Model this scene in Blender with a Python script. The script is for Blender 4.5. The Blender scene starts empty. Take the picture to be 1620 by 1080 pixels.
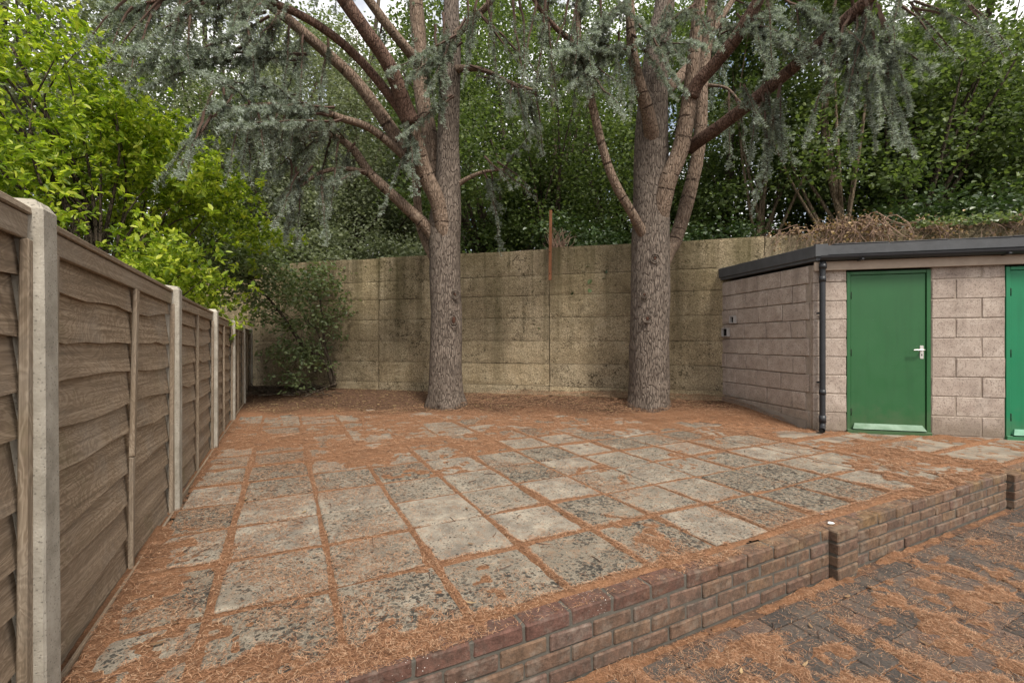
import bpy, math, random
import numpy as np
from mathutils import Vector, Matrix

random.seed(7)
rng = np.random.default_rng(7)
R = math.radians
scene = bpy.context.scene
COL = scene.collection

# ------------------------------------------------------------------ camera, sky, sun, exposure
EYE = 1.44                      # lens height above the block paving
FPX = 720.0                     # focal length in pixels of a 1620 px wide frame (16 mm on 36 mm)
cam = bpy.data.cameras.new('camera')
cam.sensor_width = 36.0
cam.lens = 16.0
cam.clip_start = 0.05
cam.clip_end = 600.0
cam_o = bpy.data.objects.new('camera', cam)
COL.objects.link(cam_o)
cam_o.location = (0, 0, EYE)
cam_o.rotation_euler = (R(90), 0, 0)
scene.camera = cam_o

SUN_EL, SUN_AZ = 52.0, 152.0    # elevation, azimuth clockwise from +Y: high, behind the camera to the right
world = bpy.data.worlds.new('World')
scene.world = world
world.use_nodes = True
wn = world.node_tree
wn.nodes.clear()
w_out = wn.nodes.new('ShaderNodeOutputWorld')
w_bg = wn.nodes.new('ShaderNodeBackground')
w_bg.inputs['Strength'].default_value = 0.09
w_sky = wn.nodes.new('ShaderNodeTexSky')
w_sky.sky_type = 'NISHITA'
w_sky.sun_disc = False
w_sky.sun_elevation = R(SUN_EL)
w_sky.sun_rotation = R(SUN_AZ)
w_sky.air_density = 1.0
w_sky.dust_density = 2.5
w_tc = wn.nodes.new('ShaderNodeTexCoord')
w_no = wn.nodes.new('ShaderNodeTexNoise')
w_no.inputs['Scale'].default_value = 3.2
w_no.inputs['Detail'].default_value = 6.0
w_no.inputs['Roughness'].default_value = 0.6
w_rp = wn.nodes.new('ShaderNodeValToRGB')
w_rp.color_ramp.elements[0].position = 0.36
w_rp.color_ramp.elements[1].position = 0.56
w_mx = wn.nodes.new('ShaderNodeMixRGB')
w_mx.inputs['Color2'].default_value = (9.4, 9.2, 8.9, 1)      # broken bright cloud
wn.links.new(w_tc.outputs['Generated'], w_no.inputs['Vector'])
wn.links.new(w_no.outputs['Fac'], w_rp.inputs['Fac'])
wn.links.new(w_rp.outputs['Color'], w_mx.inputs['Fac'])
wn.links.new(w_sky.outputs['Color'], w_mx.inputs['Color1'])
wn.links.new(w_mx.outputs['Color'], w_bg.inputs['Color'])
wn.links.new(w_bg.outputs['Background'], w_out.inputs['Surface'])

sun = bpy.data.lights.new('sun', 'SUN')
sun.energy = 2.5
sun.angle = R(12)
sun.color = (1.0, 0.95, 0.87)
sun_o = bpy.data.objects.new('sun', sun)
COL.objects.link(sun_o)
_sd = Vector((math.sin(R(SUN_AZ)) * math.cos(R(SUN_EL)), math.cos(R(SUN_AZ)) * math.cos(R(SUN_EL)), math.sin(R(SUN_EL))))
sun_o.rotation_euler = (-_sd).to_track_quat('-Z', 'Y').to_euler()
sun_o.location = _sd * 30

vs = scene.view_settings
vs.view_transform = 'Standard'
vs.look = 'None'
vs.exposure = 0.97
vs.gamma = 1.0
vs.use_curve_mapping = False
scene.cycles.max_bounces = 8
scene.cycles.diffuse_bounces = 4
scene.cycles.transmission_bounces = 4
scene.cycles.transparent_max_bounces = 4

# ------------------------------------------------------------------ helpers
def at(px, py, Y):
    """photo pixel + distance from the lens plane -> world point"""
    return np.array([(px - 810) / FPX * Y, Y, EYE + (540 - py) / FPX * Y])

TH = R(26.5)                    # the patio, the fence and the low wall share one grid turned by this
CT, ST = math.cos(TH), math.sin(TH)
def uv2w(a, b):
    return a * CT - b * ST, a * ST + b * CT
def w2uv(x, y):
    return x * CT + y * ST, -x * ST + y * CT
PZ = 0.30                       # patio level

def _hash(ix, iy, seed):
    h = (ix.astype(np.int64) * 374761393 + iy.astype(np.int64) * 668265263 + seed * 1442695041) & 0xffffffff
    h = ((h ^ (h >> 13)) * 1274126177) & 0xffffffff
    h = ((h ^ (h >> 16)) * 2246822519) & 0xffffffff
    return (h ^ (h >> 15)) / 4294967295.0
def vnoise(x, y, seed=0):
    x = np.asarray(x, float); y = np.asarray(y, float)
    ix, iy = np.floor(x), np.floor(y)
    fx, fy = x - ix, y - iy
    fx = fx * fx * (3 - 2 * fx); fy = fy * fy * (3 - 2 * fy)
    return ((_hash(ix, iy, seed) * (1 - fx) + _hash(ix + 1, iy, seed) * fx) * (1 - fy)
            + (_hash(ix, iy + 1, seed) * (1 - fx) + _hash(ix + 1, iy + 1, seed) * fx) * fy)
def fbm(x, y, seed=0, octv=4):
    s, amp, tot = 0.0, 1.0, 0.0
    x = np.asarray(x, float); y = np.asarray(y, float)
    for o in range(octv):
        s = s + amp * vnoise(x, y, seed + o * 17); tot += amp
        x, y, amp = x * 2.03 + 3.1, y * 2.03 + 1.7, amp * 0.5
    return s / tot
def sstep(e0, e1, x):
    t = np.clip((x - e0) / (e1 - e0), 0, 1)
    return t * t * (3 - 2 * t)

def mesh_np(name, V, F, mat=None, smooth=False, attrs=None, mats=None, fm=None):
    """V (n,3); F array (m,k) or list of such arrays / list of tuples"""
    me = bpy.data.meshes.new(name)
    V = np.asarray(V, np.float32)
    if isinstance(F, np.ndarray):
        F = [F]
    if len(F) and isinstance(F[0], np.ndarray):
        idx = np.concatenate([f.ravel() for f in F]).astype(np.int32)
        cnt = np.concatenate([np.full(len(f), f.shape[1]) for f in F]).astype(np.int32)
    else:
        idx = np.array([i for f in F for i in f], np.int32)
        cnt = np.array([len(f) for f in F], np.int32)
    me.vertices.add(len(V)); me.vertices.foreach_set('co', V.ravel())
    me.loops.add(len(idx)); me.loops.foreach_set('vertex_index', idx)
    me.polygons.add(len(cnt))
    me.polygons.foreach_set('loop_start', np.concatenate([[0], np.cumsum(cnt)[:-1]]).astype(np.int32))
    me.polygons.foreach_set('loop_total', cnt)
    me.polygons.foreach_set('use_smooth', np.full(len(cnt), bool(smooth)))
    for k, v in (attrs or {}).items():
        at_ = me.attributes.new(k, 'FLOAT', 'POINT')
        at_.data.foreach_set('value', np.asarray(v, np.float32))
    for m in (mats or ([mat] if mat else [])):
        me.materials.append(m)
    if fm is not None:
        me.polygons.foreach_set('material_index', np.asarray(fm, np.int32))
    me.update(calc_edges=True)
    me.validate()
    return me

def obj(name, me, parent=None, loc=(0, 0, 0), rot=(0, 0, 0), label=None, cat=None, group=None, kind=None, scale=None):
    o = bpy.data.objects.new(name, me)
    COL.objects.link(o)
    o.parent = parent
    o.location = loc
    o.rotation_euler = rot
    if scale: o.scale = scale
    if label: o['label'] = label
    if cat: o['category'] = cat
    if group: o['group'] = group
    if kind: o['kind'] = kind
    return o
def empty(name, loc=(0, 0, 0), rotz=0.0, **k):
    o = obj(name, None, loc=loc, rot=(0, 0, rotz), **k)
    o.empty_display_size = 0.2
    return o

def rbox(sx, sy, sz, bev=0.006, jit=0.0, seed=0):
    """chamfered box centred on the origin, 44 triangles"""
    r = random.Random(seed)
    hx, hy, hz = sx / 2, sy / 2, sz / 2
    V, ids = [], {}
    for X in (-1, 1):
        for Y in (-1, 1):
            for Z in (-1, 1):
                j = [r.uniform(-jit, jit) for _ in range(3)]
                b = bev * r.uniform(0.7, 1.5)
                for ax in range(3):
                    p = [X * (hx - b), Y * (hy - b), Z * (hz - b)]
                    p[ax] = (X * hx, Y * hy, Z * hz)[ax]
                    ids[(X, Y, Z, ax)] = len(V)
                    V.append((p[0] + j[0], p[1] + j[1], p[2] + j[2]))
    F = []
    def q(*k): F.append([ids[i] for i in k])
    for s in (-1, 1):
        q((s, -1, -1, 0), (s, 1, -1, 0), (s, 1, 1, 0), (s, -1, 1, 0))
        q((-1, s, -1, 1), (-1, s, 1, 1), (1, s, 1, 1), (1, s, -1, 1))
        q((-1, -1, s, 2), (1, -1, s, 2), (1, 1, s, 2), (-1, 1, s, 2))
    for s in (-1, 1):
        for t in (-1, 1):
            q((s, t, -1, 0), (s, t, 1, 0), (s, t, 1, 1), (s, t, -1, 1))
            q((s, -1, t, 0), (s, 1, t, 0), (s, 1, t, 2), (s, -1, t, 2))
            q((-1, s, t, 1), (1, s, t, 1), (1, s, t, 2), (-1, s, t, 2))
    for X in (-1, 1):
        for Y in (-1, 1):
            for Z in (-1, 1):
                q((X, Y, Z, 0), (X, Y, Z, 1), (X, Y, Z, 2))
    V = np.array(V)
    out = []
    for f in F:                                   # all faces turned outwards
        c = V[f].mean(0)
        n = np.cross(V[f[1]] - V[f[0]], V[f[2]] - V[f[0]])
        out.append(tuple(f) if np.dot(n, c) > 0 else tuple(reversed(f)))
    return V, out
def rbox_me(name, sx, sy, sz, mat, bev=0.006, jit=0.0, seed=0):
    V, F = rbox(sx, sy, sz, bev, jit, seed)
    return mesh_np(name, V, F, mat)
def shift(V, d): return np.asarray(V) + np.asarray(d)
class MB:
    """collects pieces of one part"""
    def __init__(s): s.V, s.F, s.n = [], [], 0
    def add(s, V, F):
        s.V.append(np.asarray(V, float)); s.F += [tuple(int(i) + s.n for i in f) for f in F]; s.n += len(V); return s
    def box(s, x0, x1, y0, y1, z0, z1, bev=0.003, jit=0, seed=0):
        V, F = rbox(x1 - x0, y1 - y0, z1 - z0, bev, jit, seed)
        return s.add(shift(V, ((x0 + x1) / 2, (y0 + y1) / 2, (z0 + z1) / 2)), F)
    def me(s, name, mat, smooth=False): return mesh_np(name, np.vstack(s.V), s.F, mat, smooth)

def smooth_path(P, n):
    """Catmull-Rom resample of rows of P (any width) to n rows"""
    P = np.asarray(P, float)
    Q = np.vstack([2 * P[0] - P[1], P, 2 * P[-1] - P[-2]])
    L = np.concatenate([[0], np.cumsum(np.linalg.norm(np.diff(P[:, :3], axis=0), axis=1))])
    t = np.interp(np.linspace(0, L[-1], n), L, np.arange(len(P)))
    i = np.minimum(t.astype(int), len(P) - 2); f = (t - i)[:, None]
    p0, p1, p2, p3 = Q[i], Q[i + 1], Q[i + 2], Q[i + 3]
    return 0.5 * (2 * p1 + (p2 - p0) * f + (2 * p0 - 5 * p1 + 4 * p2 - p3) * f ** 2 + (3 * p1 - p0 - 3 * p2 + p3) * f ** 3)
def tube(P, rad, sides=8, noise=0.0, seed=0, cap=True, squash=None):
    """tapered tube along P; returns V, quads, length along for each vertex"""
    P = np.asarray(P, float); n = len(P); rad = np.broadcast_to(rad, (n,))
    T = np.gradient(P, axis=0); T /= np.linalg.norm(T, axis=1)[:, None] + 1e-9
    up = np.array([0, 0, 1.0]) if abs(T[0][2]) < 0.9 else np.array([1.0, 0, 0])
    N = np.zeros_like(P); N[0] = np.cross(T[0], up); N[0] /= np.linalg.norm(N[0])
    for i in range(1, n):
        v = N[i - 1] - T[i] * np.dot(N[i - 1], T[i]); N[i] = v / (np.linalg.norm(v) + 1e-9)
    B = np.cross(T, N)
    th = np.linspace(0, 2 * np.pi, sides, endpoint=False)
    L = np.concatenate([[0], np.cumsum(np.linalg.norm(np.diff(P, axis=0), axis=1))])
    rr = rad[:, None] * np.ones(sides)[None]
    if noise:
        g = fbm(np.cos(th)[None] * 1.7 + 9 + L[:, None] * 1.3, np.sin(th)[None] * 1.7 + L[:, None] * 3.1, seed, 3) - 0.5
        rr = rr * (1 + noise * 2 * g)
    V = P[:, None] + rr[..., None] * (np.cos(th)[None, :, None] * N[:, None] + np.sin(th)[None, :, None] * B[:, None])
    i = np.arange(n - 1)[:, None] * sides; j = np.arange(sides)[None]; k = (j + 1) % sides
    F = np.stack([i + j, i + k, i + sides + k, i + sides + j], -1).reshape(-1, 4)
    V = V.reshape(-1, 3); LL = np.repeat(L, sides)
    F = [tuple(f) for f in F]
    if cap:
        F.append(tuple(range((n - 1) * sides, n * sides)))
        F.append(tuple(reversed(range(sides))))
    return V, F, LL

# ------------------------------------------------------------------ node helper
class G:
    def __init__(s, name, rough=0.85, spec=0.25):
        s.m = bpy.data.materials.new(name); s.m.use_nodes = True
        s.t = s.m.node_tree; s.b = s.t.nodes['Principled BSDF']; s.out = s.t.nodes['Material Output']
        s.b.inputs['Roughness'].default_value = rough
        s.b.inputs['Specular IOR Level'].default_value = spec
    def put(s, sock, v):
        if isinstance(v, bpy.types.NodeSocket): s.t.links.new(v, sock)
        else:
            if hasattr(sock, 'default_value'):
                try: sock.default_value = v
                except Exception: sock.default_value = (*v, 1.0)
    def n(s, typ, props=None, **ins):
        nd = s.t.nodes.new('ShaderNode' + typ)
        for k, v in (props or {}).items(): setattr(nd, k, v)
        for k, v in ins.items():
            s.put(nd.inputs[int(k[1:])] if k[0] == 'i' and k[1:].isdigit() else nd.inputs[k.replace('_', ' ')], v)
        return nd
    def oc(s): return s.n('TexCoord').outputs['Object']
    def wp(s): return s.n('NewGeometry').outputs['Position']
    def rnd(s): return s.n('ObjectInfo').outputs['Random']
    def isl(s): return s.n('NewGeometry').outputs['Random Per Island']
    def shifted(s, v, amt=37.0):
        m = s.n('VectorMath', {'operation': 'SCALE'}, i0=(1.0, 0.73, 0.41)); s.put(m.inputs['Scale'], s.math('MULTIPLY', s.rnd(), amt))
        return s.n('VectorMath', {'operation': 'ADD'}, i0=v, i1=m.outputs[0]).outputs[0]
    def mapp(s, v, scale=(1, 1, 1), rot=(0, 0, 0)):
        return s.n('Mapping', None, Vector=v, Scale=scale, Rotation=rot).outputs[0]
    def noise(s, v, scale, detail=4, rough=0.55, dist=0.0):
        return s.n('TexNoise', None, Vector=v, Scale=scale, Detail=detail, Roughness=rough, Distortion=dist).outputs['Fac']
    def vor(s, v, scale, feat='F1', out='Distance', rand=1.0):
        return s.n('TexVoronoi', {'feature': feat}, Vector=v, Scale=scale, Randomness=rand).outputs[out]
    def math(s, op, a, b=0.0, clamp=False): return s.n('Math', {'operation': op, 'use_clamp': clamp}, i0=a, i1=b).outputs[0]
    def ramp(s, f, stops):
        nd = s.t.nodes.new('ShaderNodeValToRGB'); e = nd.color_ramp.elements
        while len(e) < len(stops): e.new(0.5)
        for el, (p, c) in zip(e, stops):
            el.position = p; el.color = (c, c, c, 1) if isinstance(c, (int, float)) else (*c, 1)
        s.put(nd.inputs[0], f); return nd.outputs[0]
    def mix(s, f, a, b, mode='MIX'): return s.n('MixRGB', {'blend_type': mode}, Fac=f, Color1=a, Color2=b).outputs[0]
    def bump(s, h, strength=0.5, dist=0.01):
        s.t.links.new(s.n('Bump', None, Height=h, Strength=strength, Distance=dist).outputs[0], s.b.inputs['Normal'])
    def col(s, c): s.put(s.b.inputs['Base Color'], c); return s
    def leafy(s, colour, amount=0.4, gain=(1.1, 1.25, 0.5)):
        """adds light passing through thin leaves"""
        tr = s.n('BsdfTranslucent'); s.put(tr.inputs['Color'], s.mix(1.0, colour, (*gain, 1), 'MULTIPLY'))
        mx = s.n('MixShader', None, Fac=amount); s.t.links.new(s.b.outputs[0], mx.inputs[1]); s.t.links.new(tr.outputs[0], mx.inputs[2])
        s.t.links.new(mx.outputs[0], s.out.inputs['Surface'])

def vscale(c, k): return tuple(x * k for x in c)

# ------------------------------------------------------------------ materials
def m_slab():
    g = G('slab_concrete', 0.92, 0.15); v = g.shifted(g.oc()); w = g.wp()
    base = g.ramp(g.noise(v, 6, 6, 0.65), [(0.3, (0.14, 0.12, 0.098)), (0.5, (0.222, 0.192, 0.152)), (0.72, (0.33, 0.288, 0.225))])
    base = g.mix(g.math('MULTIPLY', g.rnd(), 0.65), base, (0.165, 0.138, 0.10), 'MIX')
    fine = g.noise(v, 190, 4, 0.8)
    base = g.mix(0.7, base, g.ramp(fine, [(0.3, 0.18), (0.7, 0.85)]), 'OVERLAY')
    pale = g.ramp(g.noise(v, 7, 7, 0.7), [(0.52, 0.0), (0.72, 0.5)])
    base = g.mix(pale, base, (0.46, 0.41, 0.32))
    tan = g.ramp(g.noise(w, 14, 6, 0.8), [(0.52, 0.0), (0.66, 0.55)])              # rust brown tannin stain
    base = g.mix(tan, base, (0.24, 0.135, 0.075))
    dens = g.noise(w, 0.8, 2)                                                       # lichen comes in colonies
    wv = g.mix(0.022, v, g.n('TexNoise', None, Vector=v, Scale=55, Detail=3).outputs['Color'], 'ADD')
    for sc, hi in ((30, 0.40), (58, 0.40), (110, 0.34)):
        d = g.vor(wv, sc)
        th = g.ramp(g.math('ADD', dens, g.math('MULTIPLY', g.noise(v, 5, 3), 0.55)), [(0.46, 0.0), (0.76, hi)])
        th = g.math('MULTIPLY', th, g.ramp(g.rnd(), [(0.1, 0.65), (0.9, 1.15)]))
        spot = g.math('MULTIPLY', g.math('SUBTRACT', th, d), 16.0, True)
        base = g.mix(g.math('MULTIPLY', spot, g.ramp(g.noise(v, 13, 3), [(0.35, 0.5), (0.6, 0.9)])), base, (0.036, 0.034, 0.03))
    g.col(base); g.bump(g.math('ADD', g.math('MULTIPLY', fine, 0.6), g.noise(v, 24, 5, 0.7)), 0.8, 0.007)
    return g.m
def m_litter(name, dark=False):
    g = G(name, 0.95, 0.1); w = g.wp()
    nz = [g.noise(g.mapp(w, (80, 620, 60), (0, 0, a)), 1.0, 2, 0.6, 0.6) for a in (0.2, 1.3, 2.3)]
    f = g.math('MAXIMUM', g.math('MAXIMUM', nz[0], nz[1]), nz[2])
    big = g.noise(w, 2.4, 4)
    c = g.ramp(f, [(0.42, (0.078, 0.038, 0.021)), (0.56, (0.255, 0.125, 0.064)), (0.72, (0.43, 0.24, 0.138))])
    c = g.mix(g.ramp(big, [(0.35, 0.0), (0.7, 0.4)]), c, (0.22, 0.115, 0.062))
    c = g.mix(g.ramp(g.noise(w, 7, 5, 0.7), [(0.5, 0.0), (0.72, 0.6)]), c, (0.135, 0.082, 0.055))
    c = g.mix(g.ramp(g.noise(w, 95, 3, 0.7), [(0.6, 0.0), (0.72, 0.7)]), c, (0.06, 0.035, 0.022))
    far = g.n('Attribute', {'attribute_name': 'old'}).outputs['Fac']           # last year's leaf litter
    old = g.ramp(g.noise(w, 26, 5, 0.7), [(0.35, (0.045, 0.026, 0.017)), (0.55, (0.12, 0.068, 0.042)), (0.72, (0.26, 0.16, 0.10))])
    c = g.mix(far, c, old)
    g.col(c); g.bump(g.math('ADD', f, g.noise(w, 45, 4)), 0.9, 0.012)
    return g.m
def m_needle():
    g = G('dry_needle', 0.8, 0.2); r = g.isl(); w = g.wp()
    c = g.ramp(r, [(0.0, (0.075, 0.040, 0.026)), (0.3, (0.22, 0.108, 0.058)), (0.7, (0.39, 0.205, 0.112)), (1.0, (0.50, 0.345, 0.22))])
    g.col(c); return g.m
def m_brick():
    g = G('brick', 0.85, 0.25); v = g.shifted(g.oc()); r = g.rnd(); w = g.wp()
    base = g.ramp(r, [(0.0, (0.10, 0.060, 0.044)), (0.35, (0.128, 0.078, 0.052)), (0.6, (0.138, 0.086, 0.055)), (0.8, (0.135, 0.081, 0.06)), (1.0, (0.115, 0.073, 0.057))])
    sx = g.n('SeparateXYZ', None, Vector=w)
    top = g.ramp(g.math('MULTIPLY', sx.outputs[2], 2.0), [(0.45, 0.0), (0.47, 1.0)])
    near = g.ramp(g.math('MULTIPLY', sx.outputs[0], 0.2), [(0.10, 1.0), (0.34, 0.0)])
    base = g.mix(g.math('MULTIPLY', g.math('MULTIPLY', top, near), 0.8), base, (0.105, 0.05, 0.038))      # red capping bricks at the near end
    och = g.math('MULTIPLY', g.ramp(g.noise(w, 4.5, 4), [(0.45, 0.0), (0.62, 0.8)]), g.math('SUBTRACT', 1.0, near))
    base = g.mix(g.math('MULTIPLY', och, g.math('ADD', g.math('MULTIPLY', top, 0.6), 0.3)), base, (0.165, 0.10, 0.042))
    base = g.mix(0.8, base, g.ramp(g.noise(v, 26, 6, 0.75), [(0.3, 0.15), (0.7, 0.85)]), 'OVERLAY')
    base = g.mix(g.ramp(g.noise(w, 6, 6, 0.75), [(0.48, 0.0), (0.7, 0.75)]), base, (0.06, 0.05, 0.04))
    pale = g.ramp(g.noise(w, 9, 6, 0.75), [(0.5, 0.0), (0.72, 0.5)])
    base = g.mix(pale, base, (0.26, 0.225, 0.185))
    sp = g.math('LESS_THAN', g.vor(w, 70), g.math('MULTIPLY', near, g.ramp(g.noise(w, 4, 2), [(0.45, 0.0), (0.75, 0.19)])))
    base = g.mix(g.math('MULTIPLY', sp, 0.85), base, (0.62, 0.6, 0.55))
    g.col(base); g.bump(g.math('ADD', g.noise(v, 80, 5, 0.8), g.noise(v, 16, 4)), 0.8, 0.008); return g.m
def m_mortar(name='mortar', c=(0.10, 0.09, 0.075)):
    g = G(name, 0.95, 0.1); w = g.wp()
    g.col(g.mix(g.noise(w, 14, 5, 0.7), vscale(c, 0.45), vscale(c, 1.4))); g.bump(g.noise(w, 90, 4, 0.7), 0.7, 0.006); return g.m
def m_paver():
    g = G('block_paver', 0.93, 0.12); v = g.shifted(g.oc()); r = g.rnd()
    base = g.ramp(r, [(0.0, (0.050, 0.043, 0.038)), (0.6, (0.072, 0.061, 0.052)), (0.85, (0.090, 0.071, 0.058)), (1.0, (0.105, 0.070, 0.055))])
    base = g.mix(0.7, base, g.ramp(g.noise(v, 130, 4, 0.75), [(0.3, 0.15), (0.7, 0.85)]), 'OVERLAY')
    base = g.mix(g.ramp(g.noise(v, 12, 4), [(0.5, 0.0), (0.8, 0.5)]), base, (0.15, 0.12, 0.093))
    g.col(base); g.bump(g.noise(v, 150, 4, 0.75), 0.6, 0.004); return g.m
def m_plain_ground(name, a, b, sc=3.0):
    g = G(name, 0.95, 0.1); w = g.wp()
    g.col(g.mix(g.ramp(g.noise(w, sc, 7, 0.65), [(0.3, 0.0), (0.7, 1.0)]), a, b)); g.bump(g.noise(w, sc * 12, 5, 0.7), 0.6, 0.01); return g.m
def m_apron():
    g = G('apron_concrete', 0.92, 0.15); w = g.wp()
    c = g.ramp(g.noise(w, 3.2, 7, 0.68), [(0.3, (0.10, 0.085, 0.07)), (0.5, (0.215, 0.185, 0.145)), (0.7, (0.31, 0.27, 0.21))])
    c = g.mix(g.ramp(g.noise(w, 18, 5, 0.75), [(0.5, 0.0), (0.75, 0.6)]), c, (0.30, 0.135, 0.06))
    g.col(c); g.bump(g.noise(w, 60, 5, 0.7), 0.6, 0.008); return g.m
def m_wood(name='weathered_board', a=(0.24, 0.175, 0.115), b=(0.41, 0.32, 0.225), grain_axis=1):
    g = G(name, 0.88, 0.15); v = g.shifted(g.oc(), 53)
    sc = [60, 60, 60]; sc[grain_axis] = 1.4
    gr = g.noise(g.mapp(v, tuple(sc)), 1.0, 6, 0.7, 0.35)
    knots = g.noise(g.mapp(v, (5, 1.6, 5) if grain_axis == 1 else (5, 5, 1.6)), 1.4, 3, 0.5, 2.5)
    rings = g.math('SINE', g.math('MULTIPLY', knots, 60.0))
    f = g.math('ADD', g.math('MULTIPLY', gr, 0.85), g.math('MULTIPLY', rings, 0.06))
    c = g.ramp(f, [(0.25, vscale(a, 0.6)), (0.42, a), (0.6, b), (0.78, vscale(b, 1.2))])
    c = g.mix(g.math('MULTIPLY', g.rnd(), 0.45), c, (0.25, 0.19, 0.135))
    c = g.mix(g.ramp(g.noise(v, 3.0, 4), [(0.5, 0.0), (0.8, 0.45)]), c, (0.31, 0.28, 0.235))
    moss = g.ramp(g.noise(g.wp(), 2.2, 5, 0.7), [(0.58, 0.0), (0.75, 0.4)])
    c = g.mix(moss, c, (0.16, 0.15, 0.075))
    g.col(c); g.bump(f, 0.6, 0.006); return g.m
def m_post():
    g = G('cast_concrete_post', 0.93, 0.12); w = g.wp()
    c = g.ramp(g.noise(w, 9, 6, 0.65), [(0.3, (0.25, 0.225, 0.18)), (0.55, (0.38, 0.345, 0.285)), (0.75, (0.48, 0.44, 0.37))])
    pit = g.math('LESS_THAN', g.vor(w, 75), 0.2)
    c = g.mix(g.math('MULTIPLY', pit, 0.5), c, (0.10, 0.09, 0.075))
    c = g.mix(g.ramp(g.noise(w, 3.5, 5, 0.7), [(0.6, 0.0), (0.8, 0.35)]), c, (0.15, 0.155, 0.09))
    g.col(c); g.bump(g.math('SUBTRACT', g.noise(w, 130, 4, 0.7), pit), 0.6, 0.005); return g.m
def m_bigwall():
    g = G('no_fines_concrete', 0.95, 0.1); w = g.wp()
    agg2 = g.noise(w, 46, 6, 0.8)
    c = g.ramp(g.noise(w, 2.2, 7, 0.7), [(0.28, (0.20, 0.153, 0.092)), (0.5, (0.31, 0.245, 0.152)), (0.72, (0.41, 0.338, 0.225))])
    c = g.mix(g.math('MULTIPLY', g.rnd(), 0.35), c, (0.25, 0.21, 0.15))
    c = g.mix(1.0, c, g.ramp(agg2, [(0.28, 0.08), (0.72, 0.95)]), 'OVERLAY')
    rough = g.math('ADD', g.ramp(g.noise(w, 1.9, 6, 0.65), [(0.36, 0.05), (0.54, 0.9)]), g.math('MULTIPLY', g.rnd(), 0.4))    # honeycombed patches
    for sc, mx in ((26, 0.34), (52, 0.40)):
        hole = g.math('LESS_THAN', g.vor(g.mix(0.03, w, g.n('TexNoise', None, Vector=w, Scale=30, Detail=2).outputs['Color'], 'ADD'), sc), g.math('MULTIPLY', rough, g.ramp(g.noise(w, 8, 4, 0.7), [(0.34, 0.0), (0.62, mx)])))
        c = g.mix(g.math('MULTIPLY', hole, 0.72), c, (0.06, 0.046, 0.03))
    # water stains run down from the top, with green algae in the upper third
    xyz = g.n('SeparateXYZ', None, Vector=w)
    up = g.ramp(g.math('MULTIPLY', xyz.outputs[2], 0.3), [(0.15, 0.15), (0.5, 0.55), (0.95, 1.0)])
    for k, (fx, lo, hi) in enumerate(((2.6, 0.47, 0.62), (9.0, 0.5, 0.66))):
        streak = g.noise(g.mapp(w, (fx, fx, 0.12 * fx ** 0.5)), 1.0, 4, 0.55)
        c = g.mix(g.math('MULTIPLY', g.math('MULTIPLY', g.ramp(streak, [(lo, 0.0), (hi, 1.0)]), up), 0.6), c, (0.075, 0.062, 0.032))
    alg = g.math('MULTIPLY', g.ramp(g.noise(g.mapp(w, (1.3, 1.3, 0.5)), 1.0, 4), [(0.42, 0.0), (0.62, 1.0)]), g.ramp(g.math('MULTIPLY', xyz.outputs[2], 0.3), [(0.45, 0.0), (0.9, 1.0)]))
    c = g.mix(g.math('MULTIPLY', alg, 0.4), c, (0.135, 0.115, 0.045))
    h = g.math('SUBTRACT', g.math('ADD', g.noise(w, 14, 4), agg2), g.math('MULTIPLY', hole, 0.9))
    g.col(c); g.bump(h, 1.0, 0.022); return g.m
def m_block():
    g = G('concrete_block', 0.93, 0.12); v = g.shifted(g.oc()); w = g.wp()
    c = g.ramp(g.noise(v, 8, 5), [(0.3, (0.32, 0.255, 0.212)), (0.55, (0.41, 0.34, 0.285)), (0.75, (0.49, 0.415, 0.355))])
    c = g.mix(g.math('MULTIPLY', g.rnd(), 0.4), c, (0.30, 0.24, 0.20))
    pit = g.math('LESS_THAN', g.vor(g.mapp(v, (1, 1, 0.7)), 58), g.ramp(g.noise(v, 22, 4, 0.7), [(0.32, 0.1), (0.66, 0.5)]))
    c = g.mix(g.math('MULTIPLY', pit, 0.45), c, (0.14, 0.105, 0.088))
    fz = g.noise(v, 120, 4, 0.8); c = g.mix(0.6, c, g.ramp(fz, [(0.3, 0.2), (0.7, 0.8)]), 'OVERLAY')
    xyz = g.n('SeparateXYZ', None, Vector=w)
    stk = g.math('MULTIPLY', g.ramp(g.noise(g.mapp(w, (5, 5, 0.35)), 1.0, 5, 0.6), [(0.5, 0.0), (0.68, 0.5)]), g.ramp(g.math('MULTIPLY', xyz.outputs[2], 0.4), [(0.5, 0.2), (1.0, 1.0)]))
    c = g.mix(stk, c, (0.17, 0.135, 0.11))
    ft = g.math('MULTIPLY', g.ramp(g.math('SUBTRACT', xyz.outputs[2], g.math('MULTIPLY', g.noise(w, 4, 4), 0.5)), [(0.08, 0.75), (0.42, 0.0)]), 0.8)
    c = g.mix(ft, c, (0.13, 0.105, 0.07))
    c = g.mix(g.ramp(g.noise(w, 1.9, 5, 0.65), [(0.56, 0.0), (0.78, 0.6)]), c, (0.14, 0.11, 0.095))
    g.col(c); g.bump(g.math('SUBTRACT', g.noise(v, 90, 4, 0.7), g.math('MULTIPLY', pit, 0.8)), 0.7, 0.007); return g.m
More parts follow.
